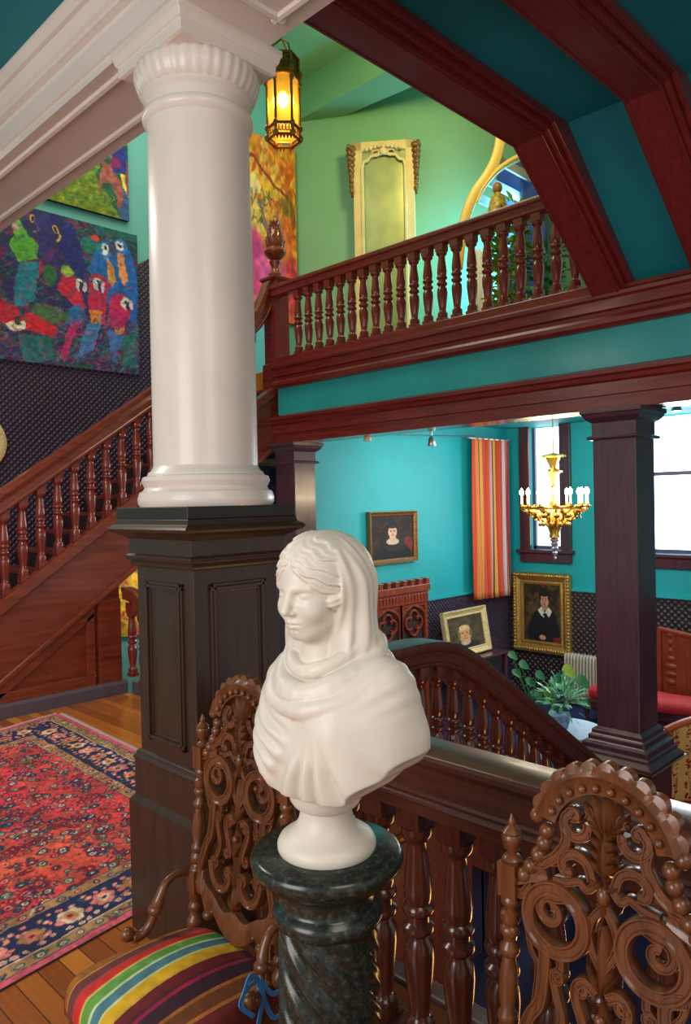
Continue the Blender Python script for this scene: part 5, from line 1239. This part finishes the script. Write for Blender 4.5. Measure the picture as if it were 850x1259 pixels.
obj('rod', MB().tube([(xa-.10, 6.10, zt-.01), (xb+.02, 6.10, zt-.01)], .014, 10), MAT['silver'], t)
m = MB().tube([at(1, 6.05, 440, 534), at(1, 6.05, 584, 536)], .007, 6); wire = at(1, 6.05, 530, 538)
tag(obj('wire', m, MAT['gray'], None, None), 'thin dark track light cable running along the top of the turquoise wall', 'wire')  # cable of the track lights
def spot(px, py, fwd, label, mat, ln=.10):
    p = atd(px, py, fwd); t = thing('spotlight', label, 'spotlight', p, 0)
    obj('stem', MB().tube([p+Vector((0, 0, ln*.3)), Vector((p.x, p.y, 2.795))], .008, 8), MAT['silver'], t)
    obj('canopy', MB().lathe([(.035, 2.775), (.035, 2.795), (.02, 2.799)], 16, (p.x, p.y, 0)), MAT['silver'], t)
    obj('head', MB().lathe([(.040, -ln*.6), (.042, -ln*.55), (.034, ln*.1), (.018, ln*.35), (.006, ln*.45)], 16, (p.x, p.y, p.z)), mat, t)
spot(531, 541, 7.6, 'silver cone spotlight hanging under the beam left of the curtain', MAT['silver'])
spot(452, 537, 7.6, 'small cream spotlight under the beam above the woman portrait', MAT['cream'], .07)
spot(832, 500, 6.2, 'small spotlight under the beam at the right edge', MAT['silver'], .06)

# radiator
t = thing('radiator', 'cream column radiator below the man portrait, left of the thick pillar', 'radiator', (LX-.13, 5.0, FL))
ry0, ry1 = 5.24, 4.72; nn = 12
for k in range(nn):
    y = ry0-(ry0-ry1)*k/(nn-1)
    obj('fin', MB().sweep(crom([(LX-.20, y, FL+.10), (LX-.20, y, -.55), (LX-.17, y, -.50), (LX-.10, y, -.50), (LX-.07, y, -.55), (LX-.07, y, FL+.10)], 4), (0, 1, 0), rprof(.04, .036, 8, .8)), MAT['radi'], t)
obj('pipe', MB().tube([(LX-.13, ry0+.02, FL+.14), (LX-.13, ry1-.02, FL+.14)], .02, 8).tube([(LX-.13, ry0+.02, -.52), (LX-.13, ry1-.02, -.52)], .02, 8), MAT['radi'], t)
for y in (ry0, ry1): obj('foot', MB().box(LX-.18, LX-.08, y-.02, y+.02, FL, FL+.12), MAT['radi'], t, None)

# settee with red velvet seat and carved back against the right wall
t = thing('settee', 'long carved wooden settee with red velvet seat behind the thick pillar', 'settee', (9.2, 3.9, FL))
sy0, sy1 = 4.62, 2.6
obj('seat', MB().sweep(crom([(9.0, sy0-.1, -.76), (8.93, (sy0*2+sy1)/3, -.76), (8.88, (sy0+sy1)/2, -.76), (8.93, (sy0+2*sy1)/3, -.76), (9.0, sy1, -.76)], 5), (0, 0, 1), [(-.05, -.08), (.35, -.08), (.40, 0), (.35, .06), (0, .08), (-.06, .04), (-.08, -.02)] if False else [(.42, -.07), (-.02, -.07), (-.06, 0), (-.02, .07), (.2, .09), (.42, .06)]), MAT['red'], t, 60)
o = t.children[0] if t.children else None
obj('seat_rail', MB().box(8.92, 9.62, sy1-.05, sy0+.02, -.96, -.84), MAT['rail'], t, None, bevel=.02)
m = MB(); yy = [sy0-.55, sy0-1.0, sy0-1.5, sy1]
def zt_(y):
    s_ = (sy0-.75-y); return .04-.20*(abs(s_)**1.0)*.6 if y > 3.4 else -.16+.14*math.sin(min(1, (3.4-y)/.7)*PI/2)
bp = []
for k in range(40):
    y = sy0-.75-(sy0-.75-sy1)*k/39; bp.append((y, zt_(y)))
m.prism([(sy0-.75, -.80)]+bp+[(sy1, -.80)], 'x', 9.55, 9.60)
obj('back', m, MAT['cab'], t, None, bevel=.006)
m = MB(); m.sweep([(9.57, y, z) for y, z in bp], (1, 0, 0), rprof(.07, .09, 8, .8))
for y in (sy0-.76, 3.38, 3.30, sy1+.02): m.box(9.52, 9.60, y-.035, y+.035, FL, zt_(min(y, sy0-.75)))
for k in range(7): m.ball((9.55, 3.72-.0*k, -.62+.1*k), (.02, .06+.03*math.sin(k), .04), 8, 6)
for k in range(16): m.tube([(9.545, 3.22-.05*k, -.78), (9.545, 3.22-.05*k, -.25)], .009, 6)
obj('carving', m, MAT['cab'], t, 50)
for (x, y) in ((8.98, sy0-.05), (8.98, 3.6), (9.55, sy0-.1), (8.98, sy1)): obj('leg', MB().lathe([(.03, FL), (.035, FL+.06), (.02, FL+.12), (.045, -.97)], 12, (x, y, 0)), MAT['rail'], t, 40)

# upholstered armchair with floral fabric
cv = Cv(170, 200, (236, 190, 110)); rr_ = random.Random(5)
for k in range(26):
    sx = (k % 5)*.2+.1
    cv.line([(sx+.02*math.sin(v*9), v) for v in np.linspace(0, 1, 12)], .004, (150, 110, 60), .7)
for k in range(260):
    sx = rr_.choice([.1, .3, .5, .7, .9]); y = rr_.random(); s_ = rr_.choice([-1, 1]); cv.ell(sx+s_*.035, y, .022, .007, (60, 62, 40), s_*-.6)
for k in range(90): cv.ell(rr_.choice([.1, .3, .5, .7, .9])+rr_.uniform(-.05, .05), rr_.random(), .020, .016, rr_.choice([(150, 24, 30), (185, 40, 40)]))
pA = atd(835, 900, 6.15); aw = .66; ang = math.radians(-45)
t = thing('armchair', 'cream floral armchair with orange wooden crest rail beside the thick pillar', 'armchair', (pA.x+.12, pA.y-.16, FL), ang)
Hb = .28+(-FL)-.40
def backf(u, v):
    x = (u-.5)*aw; zz = .42+v*(.60+.10*np.cos((u-.5)*PI*.95)-.0); return (x, .02-.06*v+.10*np.abs(u-.5)**2*4*-.3, zz)
place('back_fabric', grid_mesh('back_fabric', cv, backf, MAT['uph']), t, False).modifiers.new('s', 'SOLIDIFY').thickness = .07
cr = [Vector(((u-.5)*aw*1.04, -.06, .42+.60+.10*math.cos((u-.5)*PI*.95)+.015)) for u in np.linspace(0, 1, 22)]
obj('crest_rail', MB().sweep(cr, (0, 1, 0), rprof(.05, .07, 10, .8)), plain('orange_lacquered_wood', (.55, .10, .03), .3), t, 50, world=False)
for s_ in (1, -1): obj('stile', MB().box(s_*aw*.5-.025, s_*aw*.5+.025, -.08, .0, 0, 1.03), MAT['cab'], t, None, world=False, bevel=.01)
obj('seat', MB().box(-aw/2, aw/2, -.60, 0, .28, .45), MAT['red'], t, None, world=False, bevel=.04)
for s_ in (1, -1):
    obj('leg', MB().sq([(.02, 0), (.03, .28)], (s_*.28, -.54, 0)), MAT['cab'], t, None, world=False)

# table with potted plants by the pillar
pT = atd(712, 884, 7.0); tx, ty, tz = pT.x-.05, pT.y+.10, pT.z-.09
t = thing('round_table', 'small round table with a pale cloth, holding the potted plants', 'table', (tx, ty, FL))
obj('tablecloth', MB().lathe([(.36, tz-.22), (.352, tz-.05), (.345, tz-.01), (.33, tz)], 40, (tx, ty, 0), rfun=lambda a, z: 1+(.03*math.sin(a*11) if z < -.2-.35 else 0)), MAT['cloth'], t)
obj('pedestal', MB().lathe([(.20, FL), (.18, FL+.04), (.04, FL+.08), (.035, tz-.1), (.10, tz-.01)], 20, (tx, ty, 0)), MAT['rail'], t)
def leaf(m, base, d, up, L, W, heart=False, curl=.2):
    d = d.normalized(); s_ = d.cross(up).normalized(); u = s_.cross(d).normalized(); N = 5
    prof = [(0, .04), (.15, .55), (.40, 1), (.7, .7), (.9, .3), (1, .02)] if not heart else [(-.12, .45), (.05, .95), (.3, 1), (.6, .75), (.85, .35), (1, .02)]
    V = []
    for t_, q in prof:
        c = base+d*(L*t_)-u*(curl*L*t_*t_); V += [c+s_*(W/2*q)+u*(.10*W*q), c, c-s_*(W/2*q)+u*(.10*W*q)]
    m.add(V, [(i*3+j, i*3+j+1, (i+1)*3+j+1, (i+1)*3+j) for i in range(len(prof)-1) for j in (0, 1)])
def bush(m, c, n, R_, L, W, r, up_=.6, heart=False):
    for k in range(n):
        d = Vector((r.gauss(0, 1), r.gauss(0, 1), r.gauss(up_, .7))).normalized(); p = Vector(c)+d*(R_*r.uniform(.3, 1)); leaf(m, p, (d+Vector((0, 0, .2))), Vector((r.gauss(0, .3), r.gauss(0, .3), 1)), L*r.uniform(.7, 1.2), W, heart)
r = random.Random(3)
pc1 = Vector((tx-.10, ty+.02, tz))
t = thing('potted_plant', 'pale green leafy plant in a blue and white pot beside the thick pillar', 'plant', pc1)
obj('pot', MB().lathe([(.06, 0), (.08, .02), (.10, .08), (.105, .14), (.10, .15), (.09, .145)], 24, pc1), MAT['pot'], t)
m = MB(); bush(m, pc1+Vector((.02, -.02, .27)), 130, .20, .10, .036, r); obj('foliage', m, MAT['leafb'], t, 'all')
m = MB()
for k in range(12):
    a = r.uniform(0, 2*PI); m.tube([pc1+Vector((0, 0, .13)), pc1+Vector((.10*math.cos(a), .10*math.sin(a), .3))], .004, 5)
obj('stems', m, MAT['leafg'], t, None)
pc2 = Vector((tx-.19, ty+.25, tz))
t = thing('potted_plant', 'trailing plant with large yellow-green and dark heart-shaped leaves behind the stair rail', 'plant', pc2)
obj('pot', MB().lathe([(.06, 0), (.08, .02), (.10, .08), (.105, .14), (.10, .15), (.09, .145)], 24, pc2), MAT['pot'], t)
ms = MB(); ml = MB(); mg = MB()
for i, (px, py, yel, L) in enumerate(((694, 822, 1, .14), (711, 834, 0, .13), (671, 848, 1, .13), (660, 828, 0, .10), (684, 832, 0, .10), (655, 850, 0, .11), (640, 815, 0, .10), (627, 803, 0, .09), (676, 860, 1, .09), (648, 836, 0, .10), (716, 862, 0, .10), (633, 824, 0, .09))):
    p = atd(px, py, 7.15); ms.tube(crom([pc2+Vector((0, 0, .14)), pc2*.5+p*.5+Vector((0, 0, .12)), p], 5), .005, 5)
    ml = MB(); leaf(ml, p, Vector((.5-.3*(i % 3), -.7, -.5)), Vector((-.6, -.6, .9)), L*1.05, L*.95, True); obj('leaf', ml, MAT['leafy'] if yel else MAT['leafg'], t, 'all')
obj('stems', ms, MAT['leafg'], t, None)

# ================================================================ chandelier
ch = Vector((7.262, 4.035, 0)); zr = atd(682, 624, 8).z
t = thing('chandelier', 'gilded brass chandelier with lit candle lamps in front of the narrow window', 'chandelier', (ch.x, ch.y, 1.07))
def T3(a, r_, z): return Vector((ch.x+r_*math.cos(a), ch.y+r_*math.sin(a), z))
obj('chain', MB().tube([(ch.x, ch.y, 2.22), (ch.x, ch.y, 2.8)], .006, 6), MAT['brass'], t)
obj('crown', MB().lathe([(.02, 2.22), (.05, 2.21), (.11, 2.20), (.12, 2.185), (.07, 2.17), (.045, 2.10), (.03, 2.06), (.05, 2.04), (.085, 2.03), (.09, 2.015), (.05, 2.0), (.03, 1.95), (.02, 1.90)], 16, (ch.x, ch.y, 0), rfun=lambda a, z: 1+.2*math.sin(a*6)), MAT['brass'], t)
obj('stem', MB().lathe([(.018, 1.90), (.03, 1.85), (.018, 1.80), (.03, 1.74), (.05, 1.68), (.03, 1.62), (.06, 1.56), (.085, 1.50), (.07, 1.42), (.05, 1.36), (.06, 1.32), (.03, 1.30)], 16, (ch.x, ch.y, 0)), MAT['brass'], t)
obj('ring', MB().sweep([T3(2*PI*k/48, .315, zr) for k in range(48)], (0, 0, 1), rprof(.018, .03, 8), closed=True), MAT['brass'], t)
m = MB()
for k in range(10):
    a = 2*PI*k/10
    m.tube(crom([T3(a, .05, 1.42), T3(a, .13, 1.50), T3(a, .20, 1.60), T3(a, .31, zr), T3(a, .315, zr+.03)], 5), .011, 6)
    m.tube([T3(a+.3, .23, 1.55)+Vector((0, 0, 0)), T3(a+.25, .20, 1.50), T3(a+.2, .15, 1.52)], .010, 6)
    m.ball(T3(a, .20, 1.555), (.04, .04, .03), 8, 6); m.ball(T3(a+.15, .295, zr-.03), (.022, .022, .03), 8, 6); m.tube([T3(a+.1, .31, zr), T3(a+.2, .24, 1.60), T3(a+.25, .27, 1.52)], .009, 6); m.ball(T3(a+.31, .26, 1.58), (.022, .022, .03), 8, 6); m.ball(T3(a+.3, .15, 1.46), (.022, .022, .025), 8, 6)
obj('scroll_basket', m, MAT['brass'], t, 'all')
for k in range(14):
    a = 2*PI*k/14+.1; R_ = .345; b_ = T3(a, R_, zr)
    ar = obj('candle_arm', MB().tube(crom([T3(a, .24, zr-.02), T3(a, .29, zr-.045), T3(a, R_, zr-.02), b_+Vector((0, 0, .01))], 4), .008, 6).lathe([(.008, .0), (.035, .012), (.038, .02), (.014, .022), (.016, .045), (.013, .05)], 10, b_), MAT['brass'], t)
    obj('candle', MB().lathe([(.011, .05), (.011, .135)], 8, b_), MAT['candle'], ar)
    obj('bulb', MB().lathe([(.008, .135), (.022, .155), (.020, .178), (.004, .212)], 10, b_), MAT['bulb'], ar)
obj('crystal_drop', MB().lathe([(.03, 1.31), (.055, 1.29), (.03, 1.27), (.045, 1.25), (.025, 1.22), (.038, 1.20), (.018, 1.17), (.028, 1.15), (.010, 1.11), (.016, 1.095), (.003, 1.07)], 12, (ch.x, ch.y, 0)), MAT['crystal'], t)

# ================================================================ lantern
lc = Vector((3.065, 3.497, 0)); zb_ = 3.96; hh = .60; z1 = atd(348, 98, 4.6).z; z2 = atd(348, 158, 4.6).z
t = thing('hanging_lantern', 'bronze lantern with glowing amber glass hanging right of the column capital', 'lantern', (lc.x, lc.y, 3.95))
def hexp(r_, z, n=6, o=0): return [(lc.x+r_*math.cos(2*PI*(k+o)/n+.35), lc.y+r_*math.sin(2*PI*(k+o)/n+.35), z) for k in range(n)]
R6 = .098
def hexl(prof): 
    m = MB(); V = []
    for r_, z in prof: V += hexp(r_, z)
    n = len(prof); return m.add(V, [(i*6+k, i*6+(k+1) % 6, (i+1)*6+(k+1) % 6, (i+1)*6+k) for i in range(n-1) for k in range(6)])
obj('glass', hexl([(R6*.96, z2+.0), (R6*.96, z1)]), MAT['amber'], t, None)
m = MB()
for k in range(6):
    a = hexp(R6, z2-.06)[k]; b_ = hexp(R6, z1+.12)[k]; m.tube([a, b_], .009, 6)
for z in (z1, z1+.02, z2, z2-.07, z1+.125):
    q = hexp(R6*1.03, z); m.tube(q+[q[0]], .009, 6)
obj('frame', m, MAT['bronze'], t, 50)
obj('top_band', hexl([(R6*.98, z1+.02), (R6*.98, z1+.12), (R6*.7, z1+.13), (.02, z1+.135)]), plain('pierced_bronze', (.22, .12, .02), .5, .7, noise=.8, nscale=130), t, None)
m = MB()
q = hexp(R6*1.04, 0)
for k in range(6):
    p0, p1 = Vector(q[k]), Vector(q[(k+1) % 6])
    for j in range(5):
        c_ = p0.lerp(p1, (j+.5)/5); m.sweep([(c_.x, c_.y, z2-.028)]*0 or [c_+Vector((0, 0, z2-.03))+(p1-p0).normalized()*(.012*math.cos(2*PI*i/10))+Vector((0, 0, .02*math.sin(2*PI*i/10))) for i in range(10)], (p1-p0).cross(Vector((0, 0, 1))), rprof(.006, .006, 6), closed=True)
        m.add([c_+Vector((0, 0, z2-.07))+(p1-p0).normalized()*.012, c_+Vector((0, 0, z2-.07))-(p1-p0).normalized()*.012, c_*1.0+Vector((0, 0, z2-.105)), c_+Vector((0, 0, z2-.07))+Vector((0, 0, .01))], [(0, 1, 2), (1, 3, 2), (3, 0, 2)])
    for dz_, rr_ in ((z2-.06, .018), (z2, .016), (z1+.03, .021), (z1-.03, .015)): obj('knob', MB().ball(Vector(q[k])+Vector((0, 0, dz_)), (rr_, rr_, rr_*1.3), 8, 6), MAT['bronze'], t, 'all')
obj('pierced_gallery', m, MAT['bronze'], t, 50)
obj('bottom_glass', hexl([(.01, z2-.045), (R6*.9, z2-.05), (R6*.95, z2-.02)]), MAT['amber'], t, None)
obj('lamp_bulb', MB().ball((lc.x, lc.y, atd(350, 126, 4.6).z), (.032, .032, .045), 12, 10), emit('lantern_bulb', (1, .80, .40), 40), t, 'all')
m = MB()
for k in (0, 2, 4): m.tube(crom([hexp(R6*.9, z1+.13)[k], hexp(R6*.7, z1+.19)[k], (lc.x, lc.y, z1+.25)], 5), .006, 6)
zc_ = z1+.25
while zc_ < 7.38:
    pass; m.tube([(lc.x, lc.y, zc_), (lc.x, lc.y, min(7.4, zc_+.9))], .006, 6); zc_ += .9
obj('chain', m, MAT['bronze'], t, None)

# ================================================================ upper hall: pier mirror, yellow frame, plants
pm = Vector((7.42, 6.50, GF)); wd = Vector((.585, -.811, 0)).normalized()
# the mirror leans on the curved wall, facing the stairs
mr = math.atan2(wd.y, wd.x)
t = thing('pier_mirror', 'tall cream and gilt pier mirror standing against the green wall', 'mirror', pm, mr+math.radians(3))
Wm, Hm = .80, atd(473, 167, 9.6).z-GF
fr = MB(); fw = .12
fr.box(-Wm/2, -Wm/2+fw, -.06, .10, 0, Hm); fr.box(Wm/2-fw, Wm/2, -.06, .10, 0, Hm); fr.box(-Wm/2, Wm/2, -.06, .10, 0, .14); fr.box(-Wm/2, Wm/2, -.06, .10, Hm-.13, Hm)
obj('frame', fr, MAT['cream'], t, None, world=False, bevel=.012)
obj('inner_moulding', MB().sweep([(-Wm/2+fw, -.07, .14), (-Wm/2+fw, -.07, Hm-.34), (-Wm/2+fw+.02, -.07, Hm-.27), (-Wm/2+fw+.07, -.07, Hm-.26), (-Wm/2+fw+.12, -.07, Hm-.20), (0, -.07, Hm-.17), (Wm/2-fw-.12, -.07, Hm-.20), (Wm/2-fw-.07, -.07, Hm-.26), (Wm/2-fw-.02, -.07, Hm-.27), (Wm/2-fw, -.07, Hm-.34), (Wm/2-fw, -.07, .14)], (0, 1, 0), rprof(.04, .03, 8)), MAT['cream'], t, 50, world=False)
mg_ = plain('mirror_glass', (.50, .56, .30), .34, .85, noise=.25, nscale=2.5)  # yellow-green reflection of the hall tinted into the glass
obj('mirror_glass', MB().box(-Wm/2+fw-.01, Wm/2-fw+.01, -.035, -.02, .1, Hm-.12), mg_, t, None, world=False)
m = MB()
for k in range(9):
    a = (k-4)*.28; m.ball((.055*(k-4), -.085, Hm-.10+.02*math.cos(a*2)), (.028, .02, .026), 8, 6)
m.ball((0, -.09, Hm-.15), (.05, .025, .05), 12, 8)
for s_ in (1, -1): m.sweep([Vector((s_*(.10+.05*math.cos(q_*.6)), -.075, Hm-.17+.04*math.sin(q_*.6))) for q_ in range(9)], (0, 1, 0), rprof(.02, .02, 6))
obj('crest_carving', m, MAT['cream'], t, 50, world=False)
for s_ in (1, -1):
    m = MB(); rr_ = random.Random(4)
    for k in range(9):
        zz = Hm-.08-.072*k; ww = .075*(1-.09*k); m.ball((s_*(Wm/2+.02), -.03, zz), (ww, .07, .05), 10, 8); m.ball((s_*(Wm/2+.05*(1-.08*k)), -.08, zz+.02), (.03, .03, .035), 8, 6)
    obj('side_carving', m, MAT['goldd'], t, 50, world=False)
# yellow bowed frame with pale slats
t = thing('slatted_frame', 'yellow bowed wooden frame with pale slats above the right end of the gallery rail', 'frame', (7.7, 5.0, GF))
P = [atd(px, py, 8.9) for px, py in ((563, 330), (568, 290), (574, 262), (584, 238), (598, 218), (608, 200), (614, 180), (616, 165))]
SD = FF
obj('bow', MB().sweep(crom(P, 6), SD, rprof(.125, .10, 10, .6)), MAT['yellow'], t, 50)
P2 = [atd(px, py, 8.9) for px, py in ((592, 262), (586, 250), (594, 232), (610, 212), (626, 200), (642, 192), (656, 186))]
obj('bow', MB().sweep(crom(P2[1:], 6), SD, rprof(.055, .10, 10, .6), sc=lambda q: .8+.6*q), MAT['yellow'], t, 50)
for (p0, p1) in (((612, 203), (668, 234)), ((594, 226), (660, 262)), ((584, 248), (640, 280))):
    a = atd(p0[0], p0[1], 8.95); d = Vector((1.25, 0, 0)); m = MB(); m.obox(a, d, Vector((0, -.03, 0)), Vector((0, 0, .11))); obj('slat', m, MAT['slat'], t, None)
# dark window with a view, white drape
wa = Vector((9.05, 4.95, 0)); dv = (Vector((8.45, 5.45, 0))-wa)
def wallpt(px, z, off=.10): return None
t = thing('window_3', None, None, (8.75, 5.2, 4.2)); t['kind'] = 'structure'
q0 = atd(612, 300, 9.5); q1 = atd(672, 300, 9.5); hd = Vector((q1.x-q0.x, q1.y-q0.y, 0))
o_ = Vector((q0.x, q0.y, 3.9)); nn_ = Vector((-hd.y, hd.x, 0)).normalized()
obj('pane', MB().obox(o_, hd, Vector((0, 0, 2.1)), nn_*.02), MAT['winb'], t, None)
m = MB()
for f in (0, .48, .96): m.obox(o_+hd*f-nn_*.05, hd*.05, Vector((0, 0, 2.1)), nn_*.05)
for z in (0, 1.0, 2.05): m.obox(o_+Vector((0, 0, z))-nn_*.05, hd, Vector((0, 0, .05)), nn_*.05)
obj('window_frame', m, MAT['gray'], t, None)
t = thing('net_curtain', 'white net curtain seen between the upper balusters', 'curtain', atd(590, 330, 9.0)*1)
V = []; Fs = []; pa, pb = atd(578, 330, 9.2), atd(606, 330, 9.2)
for j in range(2):
    for i in range(40):
        f = i/39; p = pa.lerp(pb, f)+Vector((-.7, -.7, 0))*(.03*math.sin(f*30)); V.append((p.x, p.y, 3.27+j*1.55))
m = MB(); m.add(V, [(i, i+1, 41+i, 40+i) for i in range(39)]); o = obj('fabric', m, MAT['drape'], t, 'all'); o.modifiers.new('s', 'SOLIDIFY').thickness = .01
def upplant(px, fwd, h0, label, mat, n, L, W, sd, R_=.22):
    p = atd(px, 350, fwd); r = random.Random(sd); t = thing('potted_plant', label, 'plant', (p.x, p.y, GF))
    obj('pot', MB().lathe([(.10, 0), (.14, .22), (.15, .25), (.13, .25)], 20, (p.x, p.y, GF)), MAT['goldd'], t)
    obj('stem', MB().tube([(p.x, p.y, GF+.2), (p.x+.02, p.y, GF+h0)], .015, 8), MAT['leafg'], t)
    m = MB()
    k = .35
    while k < h0+.1: bush(m, (p.x, p.y, GF+k), n, R_, L, W, r, .3); k += .16
    obj('foliage', m, mat, t, 'all')
upplant(622, 7.6, 1.2, 'tall yellow-green bushy plant behind the upper balusters', plain('lime_leaf', (.28, .42, .05), .5, noise=.5, nscale=9), 60, .12, .06, 3, .20)
upplant(672, 7.2, .75, 'low dark green plant behind the right end of the upper balustrade', MAT['leafg'], 45, .12, .05, 5, .20)
upplant(640, 9.0, 2.0, 'leafy plant in front of the dark upper window', plain('lime_leaf_b', (.25, .40, .06), .5, noise=.5, nscale=9), 24, .13, .06, 8, .20)
t = thing('figurine', 'small yellow and brown figurine standing by the dark upper window', 'figurine', atd(610, 300, 8.8)*1)
pf = atd(612, 245, 8.85); bz = GF
obj('stand', MB().lathe([(.10, GF), (.10, GF+.03), (.025, GF+.06), (.025, pf.z-.34), (.09, pf.z-.30), (.09, pf.z-.28)], 14, (pf.x, pf.y, 0)), MAT['goldd'], t)
obj('body', MB().lathe([(.05, -.28), (.11, -.24), (.12, -.12), (.09, 0), (.05, .06), (.03, .08)], 16, pf), plain('ochre_ceramic', (.40, .28, .05), .4, noise=.7, nscale=30), t)
obj('head', MB().ball(pf+Vector((0, 0, .13)), (.06, .06, .07), 12, 8), plain('brown_ceramic', (.30, .14, .05), .4), t, 'all')
# ================================================================ light
w = bpy.data.worlds.new('world'); S.world = w; w.use_nodes = True
bg = w.node_tree.nodes['Background']; bg.inputs[0].default_value = (1, .96, .92, 1); bg.inputs[1].default_value = .50
def area(name, loc, tgt, sx, sy, e, c):
    l = bpy.data.lights.new(name, 'AREA'); l.shape = 'RECTANGLE'; l.size = sx; l.size_y = sy; l.energy = e; l.color = c
    o = bpy.data.objects.new(name, l); C.objects.link(o); o.location = loc
    o.rotation_euler = (Vector(tgt)-Vector(loc)).to_track_quat('-Z', 'Y').to_euler(); return o
def pt(name, loc, e, c, r=.1):
    l = bpy.data.lights.new(name, 'POINT'); l.energy = e; l.color = c; l.shadow_soft_size = r
    o = bpy.data.objects.new(name, l); C.objects.link(o); o.location = loc; return o
# soft fills added out of view to light the landing
area('landing_side_fill', (-2.6, 1.5, 2.3), (1.5, 2.6, 1.2), 2.2, 2.2, 110, (1, .95, .9))  # fill added out of view, in place of a window
area('landing_rear_fill', (.3, -1.2, 3.3), (1.5, 1.5, .8), 1.4, 1.4, 30, (1, .88, .74))  # warm fill added behind the camera, not a fixture
area('landing_overhead_fill', (.8, 5.0, 3.7), (.8, 5.2, 0), 1.2, 1.2, 60, (1, .9, .8))  # overhead fill added out of view above the rug
area('hall_overhead_fill', (3.2, 6.0, 7.2), (3.6, 6.0, 0), 2.0, 2.0, 100, (1, .88, .72))  # fill added over the stair hall; the ceiling has no opening
area('upper_window_light', (8.25, 5.15, 4.9), (7.6, 6.4, 5.3), .5, 1.3, 60, (.18, .70, 1))
area('upper_warm_fill', (6.1, 4.2, 6.7), (7.1, 7.0, 5.2), .6, .6, 50, (1, .80, .30))  # warm fill added to yellow the upper walls, not a fixture
area('lower_window_light', (9.6, 4.0, 1.9), (5.5, 3.5, .6), 1.6, 1.6, 70, (.85, .93, 1))
area('lower_track_light', (7.0, 2.5, 2.7), (8.3, 6.2, .8), 1.0, 1.0, 46, (1, .95, .85))
area('lower_track_light', (6.5, 4.8, 2.7), (9.8, 4.6, .5), .8, .8, 44, (1, .95, .85))
area('understair_fill', (4.6, 6.9, 1.3), (4.3, 7.4, .3), .3, .3, 9, (1, .9, .7))  # fill added to brighten the painting under the stairs
area('stair_well_lamp', (3.3, 1.2, -.5), (3.0, 2.5, .1), .6, .6, 10, (1, .48, .14))
pt('chandelier_glow', (7.26, 4.035, 1.95), 25, (1, .78, .5), .25)
S.view_settings.view_transform = 'Standard'; S.view_settings.look = 'None'
S.view_settings.exposure = 0.0; S.view_settings.gamma = 1; S.view_settings.use_curve_mapping = False
